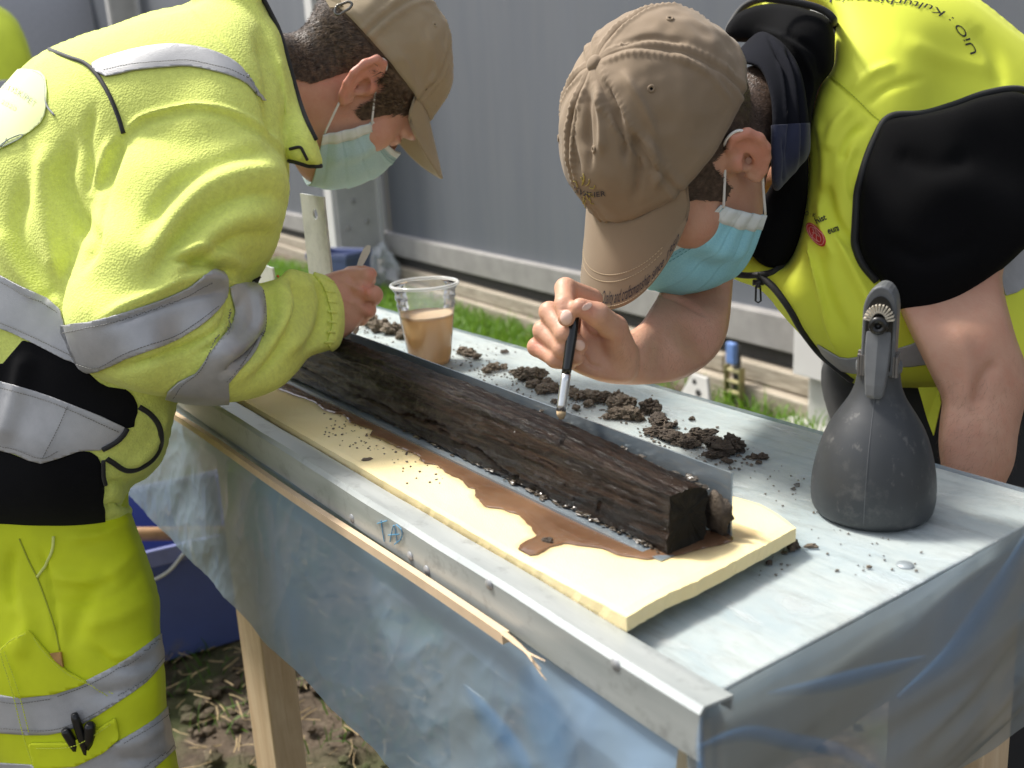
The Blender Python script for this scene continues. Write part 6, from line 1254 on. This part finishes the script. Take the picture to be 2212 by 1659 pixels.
ch = sd_cone(v.X, v.Y, v.Z, v.pt(q0), v.pt(q1), .0640, .070); PX_, PY_ = np.meshgrid(v.ax, v.ay); pd_ = poly_sd(PX_, PY_, catmull(GAI, 70, True)).reshape(PX_.shape)*1.05/FPX; v.F = smax(ch, -pd_[..., None]+0*ch, .006)
gs = v.mesh(1); gs.strokes([([(1660, 80), (1690, 140), (1702, 210), (1704, 290), (1700, 380)], 5, -.005), ([(1700, 100), (1722, 170), (1730, 250), (1728, 380)], 5, -.005), ([(1720, 90), (1755, 170), (1762, 300)], 6, -.005), ([(1690, 110), (1712, 180), (1718, 280), (1714, 380)], 5, .004), ([(1680, 130), (1695, 190), (1698, 280)], 4, .003), ([(1690, 300), (1694, 350), (1690, 400)], 4, -.003)]); GS = gs.obj('neck_gaiter', simple('dark gaiter', (.006, .0065, .010), 1., Specular_IOR_Level=.15), PR)
gs.patch('blue_band', [(1655, 272), (1795, 262), (1795, 420), (1690, 445), (1655, 425)], NAVY, GS, .0012, .001, 1)
SLEEVE = [(1995, 246), (1915, 258), (1888, 305), (1864, 370), (1854, 450), (1854, 530), (1872, 574), (1905, 612), (1945, 669), (1975, 679), (2012, 677), (2060, 656), (2120, 618), (2165, 582), (2205, 545), (2250, 500), (2275, 400), (2262, 280), (2212, 203), (2130, 207), (2060, 230)]
v = Vol(np.arange(1830, 2310, 4.), np.arange(170, 720, 4.), np.arange(.93, 1.20, .005)); v.F = v.inflate(SLEEVE, [(1950, 300, 1.065), (2050, 450, 1.05), (2050, 620, 1.045), (2200, 300, 1.09)], .60, .068, op='f')
sl_ = v.mesh(1); sl_.strokes([([(1930, 330), (2020, 360), (2100, 340)], 24, -.004), ([(1900, 520), (2000, 560), (2100, 530)], 20, -.003)]); slb = sl_.bvh(); SLO = sl_.obj('shirt_sleeve', BLKC, PR)
def cord2(pts, z, rad, mat, name): 
    c = catmull([(a, b, zz) for (a, b), zz in zip(pts, z)], 60); return MB().tube(P(c[:, 0], c[:, 1], c[:, 2]), rad, 8).build(name, mat, VE, True)
cord(vbv2, [(2290, 250), (2212, 197), (2130, 203), (2060, 227), (1990, 247), (1922, 253), (1892, 293), (1866, 358), (1851, 430), (1847, 520), (1858, 566), (1893, 608)], .0042, TRIM, 'armhole_trim', VE, 90, .002, 1.05)
cord(vbv2, [(1640, -8), (1720, 5), (1770, 18), (1800, 40), (1803, 75), (1797, 135), (1766, 190), (1749, 268), (1744, 330), (1740, 430), (1722, 520), (1698, 566), (1672, 588), (1640, 594)], .0040, TRIM, 'neck_trim', VE, 90, .001, 1.07)
cord2([(1745, 25), (1700, 5), (1650, -2), (1610, 12), (1585, 40), (1568, 75), (1560, 110)], [1.20, 1.22, 1.25, 1.26, 1.26, 1.25, 1.24], .0042, TRIM, 'neck_trim')
cord2([(1553, 558), (1560, 576), (1582, 590), (1612, 595), (1640, 594)], [1.12, 1.115, 1.11, 1.105, 1.095], .0036, TRIM, 'neck_trim')
cord(vbv2, [(1640, 596), (1668, 615), (1690, 640), (1712, 672), (1735, 712), (1770, 758), (1800, 785), (1840, 818)], .0042, TRIM, 'zip', VE, 50, .0015, 1.06)
zp = hit(vbv2, 1645, 606, .006); zp = zp if zp is not None else P(1640, 600, 1.06)
e1, e2 = RW@np.array([1., 0, 0]), RW@np.array([0, 1., 0]); m_ = MB(); m_.tube([zp-e1*.006, zp+e1*.006], .0035, 8); m_.tube([zp, zp+e2*.006], .0028, 8); m_.tube([zp+e2*.004-e1*.0025, zp+e2*.021-e1*.003, zp+e2*.023, zp+e2*.021+e1*.003, zp+e2*.004+e1*.0025], .0012, 6); m_.build('zip_pull', simple('black zip metal', (.02, .02, .02), .35), VE, True)
# the vest's far lapel and inner side
fv = [P(1572, 60, 1.262), P(1600, 18, 1.268), P(1650, 2, 1.262), P(1690, 12, 1.235), P(1640, 30, 1.262), P(1600, 60, 1.268)]; solid(mesh('far_lapel', fv, [[0, 1, 5], [1, 4, 5], [1, 2, 4], [2, 3, 4]], VESTM, VE), .002)
for bnd in (ZB([(420, 548), (530, 614), (620, 612), (760, 585), (890, 548), (1000, 500), (1100, 560), (960, 648), (800, 662), (600, 692), (500, 655)]), [(2165, 560), (2230, 500), (2330, 440), (2400, 480), (2330, 560), (2230, 610), (2170, 640)], [(2180, 700), (2300, 640), (2420, 560), (2440, 640), (2300, 730), (2190, 790)]): vt.patch('reflective_band', bnd, TAPE, VE, .0022, .0015, 2)
stitches(vbv2, ZV([(672, 382), (760, 450), (860, 540), (940, 620), (1010, 680)]), STY, VE, 'stitching', 7., 5., .0006, .0008)
INK = simple('black print', (.02, .022, .02), .7); RED = simple('red print', (.62, .045, .035), .7); PALEP = simple('pale print line', (.75, .30, .25), .7)
text_on(vbv2, 'UiO : Kulturhistorisk', [(2110, 113), (2072, 52), (2010, 12), (1900, -6), (1780, -10)], 15, INK, 'lettering', VE, .001, 1., 0., .1)
c0 = np.array(ZV([(643, 1298)])[0]); el = [(c0[0]+20*math.cos(t)*.92+10*math.sin(t), c0[1]+6*math.cos(t)*1.0+25*math.sin(t)) for t in np.linspace(0, 6.283, 33)[:-1]]; vt.patch('round_seal', el, RED, VE, .0010, .0003, 0, front=True)
for sc_ in (.86, .62): cord(vbv2, [tuple(c0+(np.array(p)-c0)*sc_) for p in el]+[tuple(c0+(np.array(el[0])-c0)*sc_)], .00045, PALEP, 'seal_line', VE, 60, .0016)
for q in ([(-5, -12), (-2, -4), (-8, 6), (-4, 14)], [(1, -11), (4, 0), (2, 10), (8, 16)], [(-6, -4), (2, -2), (9, 4)], [(-1, -15), (2, -12), (0, -9)]): cord(vbv2, [tuple(c0+np.array(p)) for p in q], .0005, PALEP, 'seal_line', VE, 10, .0016)
text_on(vbv2, 'iO : K', ZV([(578, 1188), (640, 1205)]), 9, INK, 'lettering', VE, .001); text_on(vbv2, 'hist', ZV([(650, 1238), (700, 1215)]), 13, INK, 'lettering', VE, .001, 1., .02); text_on(vbv2, 'eum', ZV([(712, 1298), (772, 1275)]), 10, INK, 'lettering', VE, .001, 1., .02)
vt2 = [P(1985, 836, 1.10), P(2030, 836, 1.09), P(2034, 870, 1.09), P(2018, 940, 1.10), P(2005, 905, 1.105)]; solid(mesh('vest_tail', vt2, [[0, 1, 2, 3, 4]], VESTM, VE), .003)

# dark trousers and boots
v = Vol(np.arange(1770, 2480, 8.), np.arange(720, 2500, 10.), np.arange(1.0, 1.62, .01)); v.F = v.inflate([(1790, 770), (2100, 760), (2440, 780), (2430, 1200), (2300, 1700), (2230, 2330), (2020, 2330), (1990, 1700), (1900, 1250), (1830, 1000)], [(2000, 900, 1.26), (2100, 1500, 1.26), (2120, 2300, 1.28)], .9, .13, op='f'); v.chain([(2250, 950, 1.38, .10), (2280, 1500, 1.46, .09), (2260, 2080, 1.52, .075)], .03)
tr2 = v.mesh(1); tr2.rough(.005, 7, 2, 9.); tr2.obj('trousers', cloth('dark trousers', (.013, .013, .014), .25, .05, 600), PR)
for sx, sy, z_ in ((2125, 2330, 1.28), (2258, 2100, 1.52)):
    f0 = P(sx, sy, z_); dv = np.array([.0, -1., 0]); b_ = Vol(np.arange(-.10, .24, .01), np.arange(-.07, .075, .01), np.arange(-.005, .22, .01), False); b_.F = sd_ell(b_.X, b_.Y, b_.Z, (.08, 0, .045), (.125, .05, .05)); b_.add(sd_cone(b_.X, b_.Y, b_.Z, (-.01, 0, .05), (-.01, 0, .2), .055, .06), .04); b_.F = np.maximum(b_.F, .004-b_.Z)
    bs = b_.mesh(0); ax = np.stack([dv, np.cross([0, 0, 1], dv), [0, 0, 1.]]); bs.V = bs.V @ ax+np.array([f0[0], f0[1], 0]); bs.obj('boot', BLKC, PR)

# ================================================================== third worker, far left
p3 = P(-40, 300, 3.3); p3[2] = 0
P3 = tag(empty('person', p3), 'worker in yellow hi-vis jacket standing far behind at the left edge', 'person')
v = Vol(np.arange(-330, 110, 4.), np.arange(-330, 1330, 6.), np.arange(3.05, 3.6, .02))
v.F = v.inflate([(-250, 60), (-160, 10), (-60, -8), (0, 14), (32, 38), (54, 78), (72, 135), (74, 160), (62, 260), (40, 420), (-20, 500), (-240, 500), (-290, 300)], [(-100, 200, 3.3)], .8, .17, op='f'); j3 = v.mesh(1)
J3 = j3.obj('jacket', cloth('hi-vis cloth', (.66, .76, .05), .06, .05), P3); j3.patch('reflective_band', [(-340, 205), (110, 165), (110, 190), (-340, 232)], TAPE, J3, .004, .003, 0)
v = Vol(np.arange(-330, 110, 6.), np.arange(420, 1330, 8.), np.arange(3.05, 3.6, .02)); v.F = v.inflate([(-230, 440), (-20, 440), (-20, 700), (-10, 1000), (-10, 1290), (-90, 1290), (-110, 900), (-130, 700), (-150, 900), (-140, 1290), (-220, 1290), (-240, 900)], [(-100, 800, 3.32)], .8, .12, op='f', smooth=3); v.mesh(1).obj('trousers', cloth('navy trousers', (.02, .022, .03), .1, .05), P3)
v = Vol(np.arange(-260, 40, 5.), np.arange(-330, 80, 5.), np.arange(3.1, 3.5, .012)); v.chain([(-100, 40, 3.3, .07), (-95, -60, 3.3, .06)], .02); c = v.pt((-90, -130, 3.3)); v.add(sd_ell(v.X, v.Y, v.Z, c, (.085, .115, .08)), .03); v.ball((-25, -115, 3.3), .018, .02); b3 = v.mesh(1); b3.obj('body', SKA, P3)
b3.patch('hair', [(-180, -320), (-40, -320), (-45, -170), (-110, -150), (-120, -60), (-190, -60)], HM, P3, .006, .006, 1)
